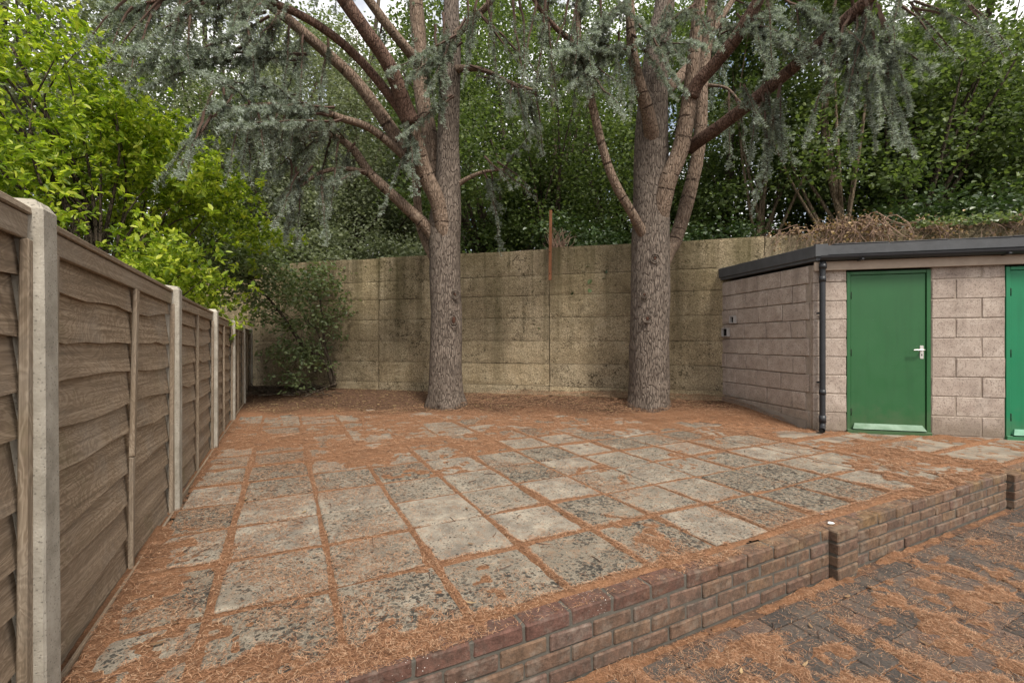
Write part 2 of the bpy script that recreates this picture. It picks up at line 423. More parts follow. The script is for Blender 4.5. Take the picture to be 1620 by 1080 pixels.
def m_paint(name, c, rough=0.45):
    g = G(name, rough, 0.4); w = g.wp()
    k = g.mix(g.ramp(g.noise(w, 2.5, 5, 0.6), [(0.3, 0.0), (0.75, 0.5)]), c, vscale(c, 0.78))
    ch = g.math('LESS_THAN', g.vor(w, 17), g.ramp(g.noise(w, 2.3, 2), [(0.5, 0.0), (0.8, 0.07)]))
    k = g.mix(g.math('MULTIPLY', ch, 0.6), k, (0.35, 0.38, 0.34))
    zz = g.n('SeparateXYZ', None, Vector=w).outputs[2]
    dirt = g.math('MULTIPLY', g.ramp(g.math('SUBTRACT', zz, g.math('MULTIPLY', g.noise(w, 6, 6, 0.75), 0.7)), [(0.0, 0.9), (0.28, 0.0)]), 0.28)
    k = g.mix(dirt, k, (0.12, 0.095, 0.06))
    k = g.mix(g.ramp(g.noise(g.mapp(w, (14, 14, 0.9)), 1.0, 5, 0.65), [(0.52, 0.0), (0.72, 0.3)]), k, vscale(c, 0.55))
    g.col(k); g.put(g.b.inputs['Roughness'], g.ramp(g.noise(w, 6, 4), [(0.3, rough - 0.08), (0.7, rough + 0.15)]))
    g.bump(g.noise(g.mapp(w, (30, 30, 220)), 1.0, 3), 0.06, 0.002); return g.m
def m_simple(name, c, rough=0.6, spec=0.3, var=0.35, sc=12, metal=0.0):
    g = G(name, rough, spec); w = g.wp()
    g.col(g.mix(g.noise(w, sc, 5, 0.65), vscale(c, 1 - var), vscale(c, 1 + var))); g.bump(g.noise(w, sc * 8, 3), 0.2, 0.003)
    g.b.inputs['Metallic'].default_value = metal; return g.m
def m_bark(name, lo, mid, hi, rings=0.0, scale=1.0):
    g = G(name, 0.93, 0.12); w = g.wp()
    crack = g.vor(g.mapp(w, (27 * scale, 27 * scale, 5.0 * scale)), 1.0, 'DISTANCE_TO_EDGE')
    fl = g.noise(g.mapp(w, (30, 30, 12)), 1.0, 6, 0.7)
    big = g.noise(w, 3.0, 5)
    c = g.ramp(fl, [(0.28, lo), (0.5, mid), (0.72, hi)])
    c = g.mix(g.ramp(big, [(0.4, 0.0), (0.7, 0.5)]), c, vscale(mid, 0.75))
    cr = g.ramp(crack, [(0.0, 1.0), (0.12, 0.0)])
    c = g.mix(g.math('MULTIPLY', cr, 0.6), c, vscale(lo, 0.5))
    c = g.mix(g.ramp(g.noise(w, 5, 6, 0.75), [(0.56, 0.0), (0.72, 0.45)]), c, vscale(hi, 1.1))
    h = g.math('SUBTRACT', g.math('MULTIPLY', fl, 0.7), cr)
    if rings:
        ln = g.n('Attribute', {'attribute_name': 'along'}).outputs['Fac']
        wob = g.math('ADD', ln, g.math('MULTIPLY', g.noise(w, 4, 3), 0.12))
        rg = g.ramp(g.noise(g.n('CombineXYZ', None, X=g.math('MULTIPLY', wob, 13.0)).outputs[0], 1.0, 1), [(0.60, 0.0), (0.66, 1.0)])
        rg = g.math('MULTIPLY', rg, g.ramp(g.noise(w, 9, 3), [(0.42, 0.0), (0.52, 1.0)]))
        c = g.mix(g.math('MULTIPLY', rg, rings), c, (0.035, 0.022, 0.016)); h = g.math('SUBTRACT', h, rg)
    g.col(c); g.bump(h, 0.8, 0.02); return g.m
def m_leaf(name, stops, amount=0.4, rough=0.5, gain=(1.1, 1.25, 0.5), spec=0.3):
    g = G(name, rough, spec); r = g.isl()
    f = g.math('ADD', g.math('MULTIPLY', r, 0.6), g.math('MULTIPLY', g.noise(g.wp(), 1.3, 3), 0.55))
    c = g.ramp(f, stops); g.col(c); g.leafy(c, amount, gain); return g.m

def m_cedar():
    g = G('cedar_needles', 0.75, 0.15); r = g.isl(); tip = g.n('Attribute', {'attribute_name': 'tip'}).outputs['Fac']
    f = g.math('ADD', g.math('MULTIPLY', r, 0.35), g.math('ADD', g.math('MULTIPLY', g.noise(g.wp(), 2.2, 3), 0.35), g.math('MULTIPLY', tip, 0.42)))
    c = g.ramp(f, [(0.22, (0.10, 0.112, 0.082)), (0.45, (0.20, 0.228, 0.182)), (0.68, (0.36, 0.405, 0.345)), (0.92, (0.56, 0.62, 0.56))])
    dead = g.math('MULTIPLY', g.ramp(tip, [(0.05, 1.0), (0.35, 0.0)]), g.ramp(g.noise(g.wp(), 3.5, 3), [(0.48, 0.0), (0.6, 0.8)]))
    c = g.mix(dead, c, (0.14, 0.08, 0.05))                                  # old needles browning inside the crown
    g.col(c); g.leafy(c, 0.3, (1.0, 1.1, 0.75)); return g.m

M = dict(
    slab=m_slab(), litter=m_litter('needle_litter'), needle=m_needle(), brick=m_brick(), mortar=m_mortar(),
    grey_mortar=m_mortar('block_mortar', (0.31, 0.255, 0.205)), paver=m_paver(), apron=m_apron(),
    soil=m_plain_ground('soil', (0.05, 0.033, 0.022), (0.11, 0.075, 0.05)),
    drive=m_plain_ground('jointing_sand', (0.05, 0.042, 0.036), (0.16, 0.085, 0.05), 9.0),
    board=m_wood(), batten=m_wood('weathered_batten', (0.23, 0.175, 0.12), (0.40, 0.325, 0.24), 2), rail=m_wood('weathered_rail', (0.24, 0.185, 0.125), (0.41, 0.335, 0.25), 1),
    stake=m_simple('stake_timber', (0.24, 0.105, 0.055), 0.9, 0.1, 0.4, 9),
    post=m_post(), bigwall=m_bigwall(), block=m_block(),
    green=m_paint('leaf_green_paint', (0.020, 0.098, 0.030)), green_bar=m_paint('pale_green_paint', (0.055, 0.175, 0.085)),
    emerald=m_paint('emerald_paint', (0.006, 0.165, 0.068)), emerald_bar=m_paint('pale_emerald_paint', (0.06, 0.29, 0.17)),
    felt=m_simple('roofing_felt', (0.072, 0.074, 0.077), 0.7, 0.3, 0.4, 7), pvc=m_simple('black_plastic', (0.022, 0.023, 0.026), 0.45, 0.4, 0.4, 9),
    cream=m_simple('cream_painted_timber', (0.34, 0.27, 0.21), 0.7, 0.2, 0.25, 8), steel=m_simple('brushed_aluminium', (0.62, 0.6, 0.56), 0.38, 0.5, 0.1, 30, 0.7),
    dark=m_simple('dark_hollow', (0.012, 0.010, 0.009), 0.9, 0.1), pale_plastic=m_simple('grey_plastic', (0.33, 0.31, 0.29), 0.5),
    bark=m_bark('cedar_bark', (0.062, 0.048, 0.039), (0.16, 0.127, 0.102), (0.28, 0.232, 0.19), 0.0, 1.35),
    limb=m_bark('cedar_limb_bark', (0.115, 0.078, 0.056), (0.23, 0.165, 0.12), (0.33, 0.255, 0.195), 0.9, 1.5),
    limb_red=m_bark('cedar_red_limb_bark', (0.078, 0.045, 0.033), (0.155, 0.095, 0.070), (0.22, 0.148, 0.112), 0.6, 1.5),
    wound=m_simple('bare_wood', (0.06, 0.028, 0.018), 0.85, 0.15, 0.5, 25),
    trunk=m_bark('dark_bark', (0.035, 0.028, 0.02), (0.085, 0.066, 0.047), (0.15, 0.12, 0.09)),
    pole=m_bark('pale_trunk_bark', (0.10, 0.075, 0.05), (0.20, 0.15, 0.10), (0.29, 0.23, 0.165)),
    twig=m_simple('cedar_twig', (0.085, 0.055, 0.042), 0.9, 0.1), dry_stem=m_simple('dry_stem', (0.25, 0.17, 0.125), 0.9, 0.1, 0.5, 5),
    cedar=m_cedar(),
    oak=m_leaf('broad_leaf', [(0.15, (0.042, 0.066, 0.022)), (0.5, (0.09, 0.13, 0.042)), (0.85, (0.165, 0.21, 0.072)), (1.0, (0.24, 0.28, 0.11))], 0.45, gain=(1.1, 1.2, 0.6)),
    pale=m_leaf('pale_leaf', [(0.15, (0.085, 0.105, 0.056)), (0.5, (0.16, 0.185, 0.105)), (0.85, (0.25, 0.275, 0.17)), (1.0, (0.32, 0.345, 0.23))], 0.42, gain=(1.1, 1.15, 0.75)),
    ivy=m_leaf('ivy_leaf', [(0.15, (0.022, 0.042, 0.015)), (0.5, (0.046, 0.078, 0.027)), (0.85, (0.085, 0.125, 0.046)), (1.0, (0.14, 0.175, 0.075))], 0.25, 0.38, spec=0.5),
    privet=m_leaf('privet_leaf', [(0.15, (0.07, 0.10, 0.04)), (0.5, (0.145, 0.185, 0.08)), (0.85, (0.24, 0.285, 0.135)), (1.0, (0.34, 0.37, 0.21))], 0.35, 0.35, spec=0.5),
    magnolia=m_leaf('magnolia_leaf', [(0.15, (0.07, 0.115, 0.018)), (0.4, (0.18, 0.26, 0.032)), (0.66, (0.355, 0.435, 0.05)), (0.9, (0.52, 0.55, 0.07)), (1.0, (0.54, 0.47, 0.09))], 0.5, 0.42),
    dead=m_leaf('dead_leaf', [(0.2, (0.10, 0.055, 0.03)), (0.5, (0.22, 0.135, 0.075)), (0.9, (0.45, 0.32, 0.17))], 0.2),
    white=m_simple('white_dropping', (0.75, 0.73, 0.68), 0.8, 0.2, 0.1),
)
# ------------------------------------------------------------------ ground
WP = np.array([3.51, 7.66]); WA = math.atan2(-0.272, 0.962)            # point on, and direction of, the tall concrete wall
WN = np.array([-0.272, -0.962])
def dist_wall(x, y): return (x - WP[0]) * WN[0] + (y - WP[1]) * WN[1]
def ground_z(a, b):
    x, y = uv2w(a, b)
    return PZ - 0.006 * (np.asarray(b) < 1.722) + 0.13 * (1 - sstep(0.2, 1.6, dist_wall(x, y)))

V = np.array([(-150, -150, -0.03), (150, -150, -0.03), (150, 150, -0.03), (-150, 150, -0.03)])
obj('ground', mesh_np('ground', V, [(0, 1, 2, 3)], M['soil']), kind='structure', label='dark bare soil around and behind the yard', cat='ground')
V = [(*uv2w(a, b), -0.012) for a, b in ((-3, -6), (14, -6), (14, 1.70), (-3, 1.70))]
drive = obj('block_paving', mesh_np('block_paving', V, [(0, 1, 2, 3)], M['drive']), kind='structure', label='lower driveway of dark block paving below the brick wall', cat='paving')
# raised terrace: bedding slab that carries the paving
V = []
for z in (-0.02, PZ - 0.04):
    V += [(*uv2w(a, b), z) for a, b in ((-0.78, 1.70), (13, 1.70), (13, 3.0), (7.0, 5.4), (-0.78, 13.0))]
F = [(4, 3, 2, 1, 0), (5, 6, 7, 8, 9)] + [(i, (i + 1) % 5, 5 + (i + 1) % 5, 5 + i) for i in range(5)]
patio = obj('patio', mesh_np('patio', V, F, M['soil']), kind='structure', label='raised terrace of square concrete paving slabs', cat='patio')

# concrete apron before the outbuilding
A0 = 5.085
V = [(*uv2w(a, b), PZ - 0.012) for a, b in ((A0, 1.735), (13, 1.735), (13, 3.3), (8.2, 5.9), (5.0, 6.7), (4.60, 6.4), (4.60, 4.76), (A0, 4.76))]
obj('concrete_apron', mesh_np('concrete_apron', V, [tuple(range(8))], M['apron']), kind='structure', label='worn concrete apron in front of the outbuilding doors', cat='pavement')

# ---- paving slabs, one object each
LPA, LPB = 0.487, 0.500
AL, BL = 0.200, 1.755
def slab_mesh(sx, sy, seed):
    r = random.Random(seed); n = 4
    ring = []
    hx, hy = sx / 2, sy / 2
    cs = [(-hx, -hy), (hx, -hy), (hx, hy), (-hx, hy)]
    for k in range(4):
        (x0, y0), (x1, y1) = cs[k], cs[(k + 1) % 4]
        for i in range(n):
            t = i / n
            j = r.uniform(0, 0.007) if i else r.uniform(0.002, 0.016)
            x, y = x0 + (x1 - x0) * t, y0 + (y1 - y0) * t
            L = math.hypot(x, y)
            ring.append((x - x / L * j, y - y / L * j))
    N = len(ring)
    V = [(x, y, -0.045) for x, y in ring] + [(x, y, -0.007) for x, y in ring]
    V += [(x * (1 - 0.008 / max(hx, .05)), y * (1 - 0.008 / max(hy, .05)), 0.0) for x, y in ring]
    F = []
    for k in range(2):
        F += [(k * N + i, k * N + (i + 1) % N, (k + 1) * N + (i + 1) % N, (k + 1) * N + i) for i in range(N)]
    F.append(tuple(range(2 * N, 3 * N)))
    return mesh_np('paving_slab', V, F, M['slab'])
SL = [slab_mesh(LPA - 0.020, LPB - 0.020, k) for k in range(6)]
SLN = [slab_mesh(0.34, LPB - 0.020, 20 + k) for k in range(3)]
rs = random.Random(3)
for i in range(-1, 10):
    for k in range(0, 17):
        a0, b0 = AL + i * LPA, BL + k * LPB
        nar = i == -1
        ac = a0
        for col in ((0, 1) if nar else (0,)):
            if nar:
                ac, me = ((AL - LPA - 0.185, SLN[k % 3]) if col else (AL - LPA / 2, SL[(k * 5) % 6]))
            else:
                ac, me = a0 + LPA / 2, SL[(i * 3 + k * 5) % 6]
            bc = b0 + LPB / 2
            x, y = uv2w(ac, bc)
            if dist_wall(x, y) < 1.25 or (bc > 4.7 and ac > 4.58): continue
            o = obj('paving_slab', me, patio, (x, y, float(ground_z(ac, bc)) + rs.uniform(-0.004, 0.004)),
                    (rs.uniform(-0.011, 0.011), rs.uniform(-0.011, 0.011), TH + rs.uniform(-0.02, 0.02) + (0 if nar and col else (k * 7 + i * 3) % 2 * math.pi)))
            o.location.x += rs.uniform(-0.006, 0.006); o.location.y += rs.uniform(-0.006, 0.006)

# ---- fallen cedar needles: drifts with real thickness, then loose needles on top
def litter_patio(a, b):
    x, y = uv2w(a, b); dw = dist_wall(x, y) + 0.22 * x
    ja = np.abs((a - AL + LPA / 2) % LPA - LPA / 2); jb = np.abs((b - BL + LPB / 2) % LPB - LPB / 2)
    w = -0.027 + 0.088 * fbm(a * 1.7, b * 1.7, 31, 3)
    wob = 0.016 * (fbm(a * 14, b * 14, 5, 3) - 0.5)
    dj = np.minimum(ja * np.where(a < 5.1, 1, 9) + 1.0 * (b < 1.735), jb * 1.25) + wob * 1.6
    tj = (w - dj) * 0.55
    n = fbm(a * 1.55, b * 1.55, 11, 4) + 0.42 * (fbm(a * 8, b * 8, 12, 3) - 0.5) + 0.22 * (vnoise(a * 24, b * 24, 13) - 0.5)
    thr = 0.755 - 0.03 * (1 - sstep(-0.25, 0.45, a)) - 0.04 * (1 - sstep(0.5, 1.2, a)) - 0.50 * (1 - sstep(0.9, 2.3, dw))
    thr = thr - 0.19 * sstep(3.5, 5.3, b) - 0.075 * sstep(3.0, 4.6, a) - 0.05 * sstep(5.1, 5.6, a)
    thr = thr - 0.25 * (1 - sstep(0.02, 0.07, a + 0.66)) - 0.12 * (1 - sstep(0.0, 0.10, b - 1.74)) * sstep(0.25, 0.6, a)
    thr = thr + 0.7 * (1 - sstep(1.628, 1.65, b))
    bare = np.clip(sstep(4.52, 4.62, a) * sstep(4.66, 4.8, b) + (1 - sstep(1.2, 1.45, dist_wall(x, y))), 0, 1)      # no slabs laid here
    tp = (n - thr + 0.5 * bare) * 0.10
    return np.maximum(tj, tp)
def litter_drive(a, b):
    n = fbm(a * 1.45 + 5, b * 1.7, 51, 4) + 0.50 * (fbm(a * 9, b * 9, 52, 3) - 0.5)
    thr = 0.625 + 0.05 * sstep(1.20, 0.72, b) + 0.10 * sstep(1.40, 1.48, b) + 0.07 * sstep(3.3, 4.2, a) - 0.06 * (1 - sstep(1.2, 2.2, a)) - 0.14 * sstep(1.57, 1.60, b)
    return (n - thr) * 0.10
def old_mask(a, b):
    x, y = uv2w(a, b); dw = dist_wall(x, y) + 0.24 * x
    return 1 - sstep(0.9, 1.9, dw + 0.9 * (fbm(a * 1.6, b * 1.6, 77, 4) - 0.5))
def sheet(name, aa, bb, fn, zfn, label, oldf=None, hmin=-0.012, keep=None, hmax=0.016):
    A, B = np.meshgrid(aa, bb); t = np.clip(fn(A, B), hmin, hmax)
    x, y = uv2w(A, B)
    z = zfn(A, B) + t + np.where(t > 0, 0.006 * (fbm(A * 40, B * 40, 91, 2) - 0.5), 0)
    V = np.stack([x, y, z], -1).reshape(-1, 3)
    n, m = len(aa), len(bb)
    i = np.arange(m - 1)[:, None] * n; j = np.arange(n - 1)[None]
    F = np.stack([i + j, i + j + 1, i + n + j + 1, i + n + j], -1).reshape(-1, 4)
    tm = t.ravel(); ok = (tm[F] > hmin + 1e-5).any(1)
    if keep is not None: ok &= keep(A.ravel()[F].mean(1), B.ravel()[F].mean(1))
    F = F[ok]; used = np.unique(F); mp = np.zeros(len(V), int); mp[used] = np.arange(len(used))
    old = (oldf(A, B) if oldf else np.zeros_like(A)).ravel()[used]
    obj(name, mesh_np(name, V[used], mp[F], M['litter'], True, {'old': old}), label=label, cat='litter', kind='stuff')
bb = [1.622]
while bb[-1] < 13.2: bb.append(bb[-1] + 0.0125 + max(0, bb[-1] - 2.2) * 0.006)
def keep_p(a, b):
    x, y = uv2w(a, b); return dist_wall(x, y) > -0.05
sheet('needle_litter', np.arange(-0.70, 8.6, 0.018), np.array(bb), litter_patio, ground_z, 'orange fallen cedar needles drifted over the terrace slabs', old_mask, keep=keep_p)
sheet('needle_litter', np.arange(0.0, 7.2, 0.014), np.arange(0.0, 1.613, 0.014), litter_drive, lambda a, b: 0 * a, 'orange fallen cedar needles drifted over the lower block paving')

def needles(name, n, a0, a1, b0, b1, fn, zfn, dust, label, z_slab=0.004, wmul=1.0, seed=1):
    r = np.random.default_rng(seed)
    # more of them where the lens is near
    a = r.uniform(a0, a1, n * 4); b = b0 + (b1 - b0) * r.uniform(0, 1, n * 4) ** 1.5
    t = fn(a, b)
    p = sstep(-0.004, 0.004, t) + dust(a, b)
    x, y = uv2w(a, b)
    k = (r.uniform(0, 1, n * 4) < p) & (dist_wall(x, y) > 0.02) & (y > 0.6)
    a, b, t, x, y = a[k][:n], b[k][:n], t[k][:n], x[k][:n], y[k][:n]
    m = len(a)
    z = zfn(a, b) + np.maximum(t, 0) + r.uniform(0.002, 0.009, m) + z_slab * 0
    L = r.uniform(0.007, 0.0135, m); W = r.uniform(0.00045, 0.0008, m) * wmul * (0.8 + 0.26 * y)
    th = r.uniform(0, np.pi * 2, m); ti = r.normal(0, 0.16, m)
    d = np.stack([np.cos(th) * np.cos(ti), np.sin(th) * np.cos(ti), np.sin(ti)], -1) * L[:, None]
    s = np.stack([-np.sin(th), np.cos(th), np.zeros(m)], -1) * W[:, None]
    P = np.stack([x, y, z], -1)
    V = np.stack([P - d - s * .7, P - d + s * .7, P + d + s, P + d - s], 1).reshape(-1, 3)
    F = np.arange(m * 4).reshape(-1, 4)[:, ::-1]
    obj(name, mesh_np(name, V, F, M['needle']), label=label, cat='needles', kind='stuff')
def dust_p(a, b):
    return 0.06 + 1.3 * (1 - sstep(0.0, 0.95, a)) * sstep(.3, .7, fbm(a * 5, b * 5, 61, 4)) + 0.5 * sstep(0.52, 0.68, fbm(a * 2.2, b * 2.2, 62, 4)) + 0.3 * sstep(3.5, 5.5, b)
needles('loose_needles', 270000, -0.66, 6.5, 1.63, 7.6, litter_patio, ground_z, dust_p, 'loose orange cedar needles lying on slabs and capping bricks', seed=2)
needles('loose_needles', 90000, 0.1, 5.6, 0.3, 1.60, litter_drive, lambda a, b: 0 * a, lambda a, b: 0.10 + 0.4 * sstep(0.45, 0.7, fbm(a * 3, b * 3, 63, 3)), 'loose orange cedar needles lying on the dark block paving', seed=3, wmul=.75)

# ---- dark block pavers in 90 degree herringbone with a stretcher edge course
PVH = rbox_me('paver', 0.096, 0.096, 0.06, M['paver'], 0.005, 0.0015, 9)
PVL = [rbox_me('paver', 0.196, 0.096, 0.06, M['paver'], 0.005, 0.0015, k) for k in range(4)]
rp = random.Random(5)
pav = []
for x in range(-8, 80):
    for y in range(0, 20):
        k = (x - y) % 4
        a, b = 0.02 + x * 0.1, 1.452 - y * 0.1
        if k == 0: pav.append((a + 0.1, b - 0.05, 0))
        elif k == 3: pav.append((a + 0.05, b - 0.1, 1))
        elif k == 2 and y == 0: pav.append((a + 0.05, b - 0.05, 2))       # half block where the pattern meets the edge course
for x in range(-4, 40): pav.append((0.1 + x * 0.2, 1.506, 0))
def in_view(x, y, z, mg=30):
    if y < 0.3: return False
    px, py = 810 + FPX * x / y, 540 - FPX * (z - EYE) / y
    return -mg < px < 1620 + mg and py < 1080 + mg
vis, rest = [], []
for a, b, r_ in pav:
    x, y = uv2w(a, b)
    (vis if in_view(x, y, 0) else rest).append((math.hypot(x, y), a, b, r_))
vis.sort(); rest += vis[295:]; vis = vis[:295]
for d, a, b, r_ in vis:
    x, y = uv2w(a, b)
    obj('paver', PVH if r_ == 2 else PVL[rp.randrange(4)], drive, (x, y, -0.03 + rp.uniform(-0.0015, 0.0015)), (rp.uniform(-.005, .005), rp.uniform(-.005, .005), TH + (r_ % 2) * math.pi / 2 + rp.uniform(-.02, .02)))
mb = MB()
for d, a, b, r_ in rest:
    V, F = rbox(*((0.196, 0.096), (0.096, 0.196), (0.096, 0.096))[r_], 0.06, 0.005)
    V = shift(V, (a, b, -0.03)); x, y = uv2w(V[:, 0], V[:, 1]); mb.add(np.stack([x, y, V[:, 2]], -1), F)
obj('pavers', mb.me('pavers', M['paver']), drive, kind='stuff')

# ------------------------------------------------------------------ low brick retaining wall
bw = empty('brick_wall', (*uv2w(0, 1.66), 0), TH, label='low retaining wall of brown bricks along the terrace edge', cat='brick wall')
BF, BK = -0.045, 0.057                                # front and back of the wall, local to the empty
mb = MB(); mb.box(-1.5, 9.0, BF + 0.008, BK - 0.002, -0.02, 0.292, 0.004)
PIERS = (2.965, 5.60)
for p in PIERS: mb.box(p + 0.006, p + 0.216, BF - 0.04, BF + 0.02, -0.02, 0.29, 0.003)
core = obj('mortar_bed', mb.me('mortar_bed', M['mortar']), bw)
BR = {}
def brick_me(L, D, seed):
    k = (round(L, 3), round(D, 3), seed)
    if k not in BR: BR[k] = rbox_me('brick', L, D, 0.065, M['brick'], 0.006, 0.003, seed)
    return BR[k]
rb = random.Random(11)
segs = [(-1.5, PIERS[0])] + [(PIERS[0] + 0.222, PIERS[1]), (PIERS[1] + 0.222, 9.0)]
for c in range(4):
    zc = 0.0375 + c * 0.075
    for s0, s1 in segs:
        x = s0 - (0.112 if c % 2 else 0.0)
        while x < s1 - 0.02:
            x0, x1 = max(x, s0) + 0.005, min(x + 0.225, s1) - 0.005
            if x1 - x0 > 0.03:
                me = brick_me(0.215, BK - BF, rb.randrange(5)) if x1 - x0 > 0.21 else brick_me(x1 - x0, BK - BF, 0)
                obj('brick', me, bw, ((x0 + x1) / 2, (BF + BK) / 2 + rb.uniform(-.004, .004), zc + rb.uniform(-.002, .002)), (rb.uniform(-.012, .012), rb.uniform(-.008, .008), rb.uniform(-.008, .008) + rb.choice((0, math.pi))))
            x += 0.225
    for p in PIERS:
        obj('brick', brick_me(0.215, 0.158, rb.randrange(3)), bw, (p + 0.111, BF - 0.05 + 0.079, zc), (rb.uniform(-.01, .01), 0, rb.uniform(-.012, .012)))
rl = random.Random(4)
# bird droppings and pale chips
for k, (a, b, s) in enumerate(((3.06, 1.665, .035), (3.14, 1.76, .03))):
    n = 9; th = np.linspace(0, 2 * np.pi, n, endpoint=False); r_ = s * np.array([rl.uniform(0.35, 1.0) for _ in th])
    ring = np.stack([r_ * np.cos(th), r_ * np.sin(th) * 0.6, np.zeros(n)], -1)
    V = np.vstack([ring, ring * 0.7 + [0, 0, 0.005]])
    F = [(i, (i + 1) % n, n + (i + 1) % n, n + i) for i in range(n)] + [tuple(range(n, 2 * n))]
    obj('stone_chip', mesh_np('stone_chip', V, F, M['white']), loc=(*uv2w(a, b), PZ + 0.004 + 0.008 * k), cat='stone chip',
        label=('white chip lying on top of the nearer brick pier', 'white chip on the needles just behind the nearer brick pier')[k])
def leaf_scatter(name, pts, size, mat, label, seed=0, kind='stuff'):
    r = random.Random(seed); V, F = [], []
    for (x, y, z) in pts:
        L, W = size * r.uniform(.7, 1.3), size * r.uniform(.25, .4); th = r.uniform(0, 6.28); c, s = math.cos(th), math.sin(th); cu = r.uniform(.1, .35) * L
        q = [(-L, 0, cu * .8), (-L * .3, W, cu * .2), (L * .5, W * .8, cu * .2), (L, 0, cu), (L * .5, -W * .8, .1 * cu), (-L * .3, -W, 0), (0, 0, 0)]
        n = len(V); V += [(x + c * p[0] - s * p[1], y + s * p[0] + c * p[1], z + p[2]) for p in q]
        F += [(n + i, n + (i + 1) % 6, n + 6) for i in range(6)]
    return obj(name, mesh_np(name, V, F, mat), label=label, cat='leaves', kind=kind)
r_ = random.Random(9); pts = []
for _ in range(70):
    a, b = r_.uniform(-.5, 5.5), r_.uniform(1.8, 7); pts.append((*uv2w(a, b), float(ground_z(a, b)) + .012))
for _ in range(26):
    a, b = r_.uniform(.8, 5.0), r_.uniform(.5, 1.5); pts.append((*uv2w(a, b), .012))
leaf_scatter('fallen_leaves', pts, 0.022, M['dead'], 'pale dry leaves scattered over slabs and paving', 3)
pts = []
for _ in range(9000):
    a, b = r_.uniform(-.6, 7.5), r_.uniform(4.8, 11.8); x, y = uv2w(a, b); dw = dist_wall(x, y)
    if 0.05 < dw and old_mask(a, b) > 0.25 + r_.random() * .5: pts.append((x, y, float(ground_z(a, b)) + r_.uniform(.012, .03)))
leaf_scatter('leaf_litter', pts[:2600], 0.032, M['dead'], 'brown dead leaves along the foot of the concrete wall', 4)

# ------------------------------------------------------------------ timber fence with concrete posts
fence = empty('fence', (*uv2w(-0.695, 0), 0), TH, label='weathered lap timber fence between concrete posts beside the terrace', cat='fence')
PB = [-0.04, 1.905, 3.83, 5.76, 7.69, 9.62, 11.55]
PT = [1.90, 1.868, 1.820, 1.785, 1.752, 1.735, 1.72]
def post_mesh(h, seed):
    r = random.Random(seed); w = 0.052; zs = [0, .25 * h, .5 * h, .75 * h, h - 0.03, h - 0.008, h]; ins = [0, 0, 0, 0, 0, .012, .024]
    V, F = [], []
    for z, i_ in zip(zs, ins):
        c = w - i_; e = 0.007
        for (x, y) in ((-c + e, -c), (c - e, -c), (c, -c + e), (c, c - e), (c - e, c), (-c + e, c), (-c, c - e), (-c, -c + e)):
            V.append((x + r.uniform(-.0015, .0015), y + r.uniform(-.0015, .0015), z + (r.uniform(-.006, .006) if z > h - .02 else 0)))
    for k in range(len(zs) - 1):
        F += [(k * 8 + i, k * 8 + (i + 1) % 8, k * 8 + 8 + (i + 1) % 8, k * 8 + 8 + i) for i in range(8)]
    F.append(tuple(range(len(V) - 8, len(V))))
    return mesh_np('concrete_post', V, F, M['post'])
for k, (b, t) in enumerate(zip(PB, PT)):
    zb = (0.0 if b < 1.6 else PZ) - 0.05
    obj('concrete_post', post_mesh(t - zb, k), fence, (0, b, zb), (random.uniform(-.006, .006), random.uniform(-.006, .006), 0))
def board_mesh(L, H, seed, amp=0.011):
    n = 11; y = np.linspace(0, L, n); r = np.random.default_rng(seed)
    low = 2.3 * amp * 2 * (fbm(y * 1.5 + seed * 3.7, y * 0 + seed, 3, 3) - 0.5) * 2
    top = np.full(n, H); bow = 0.006 * (fbm(y * 1.3, y * 0 + seed * 1.3, 9, 2) - 0.5)
    V = np.concatenate([np.stack([0.000 + bow, y, top], -1), np.stack([0.026 + bow, y, low], -1), np.stack([0.012 + bow, y, low], -1), np.stack([-0.008 + bow, y, top], -1)])
    F = []
    for i in range(n - 1):
        for k in range(4):
            a_, b_ = k * n, ((k + 1) % 4) * n
            F.append((a_ + i, b_ + i, b_ + i + 1, a_ + i + 1))
    F += [(0, 3 * n, 2 * n, n), (n - 1, 2 * n - 1, 3 * n - 1, 4 * n - 1)]
    return mesh_np('board', V, F, M['board'])
rf = random.Random(21)
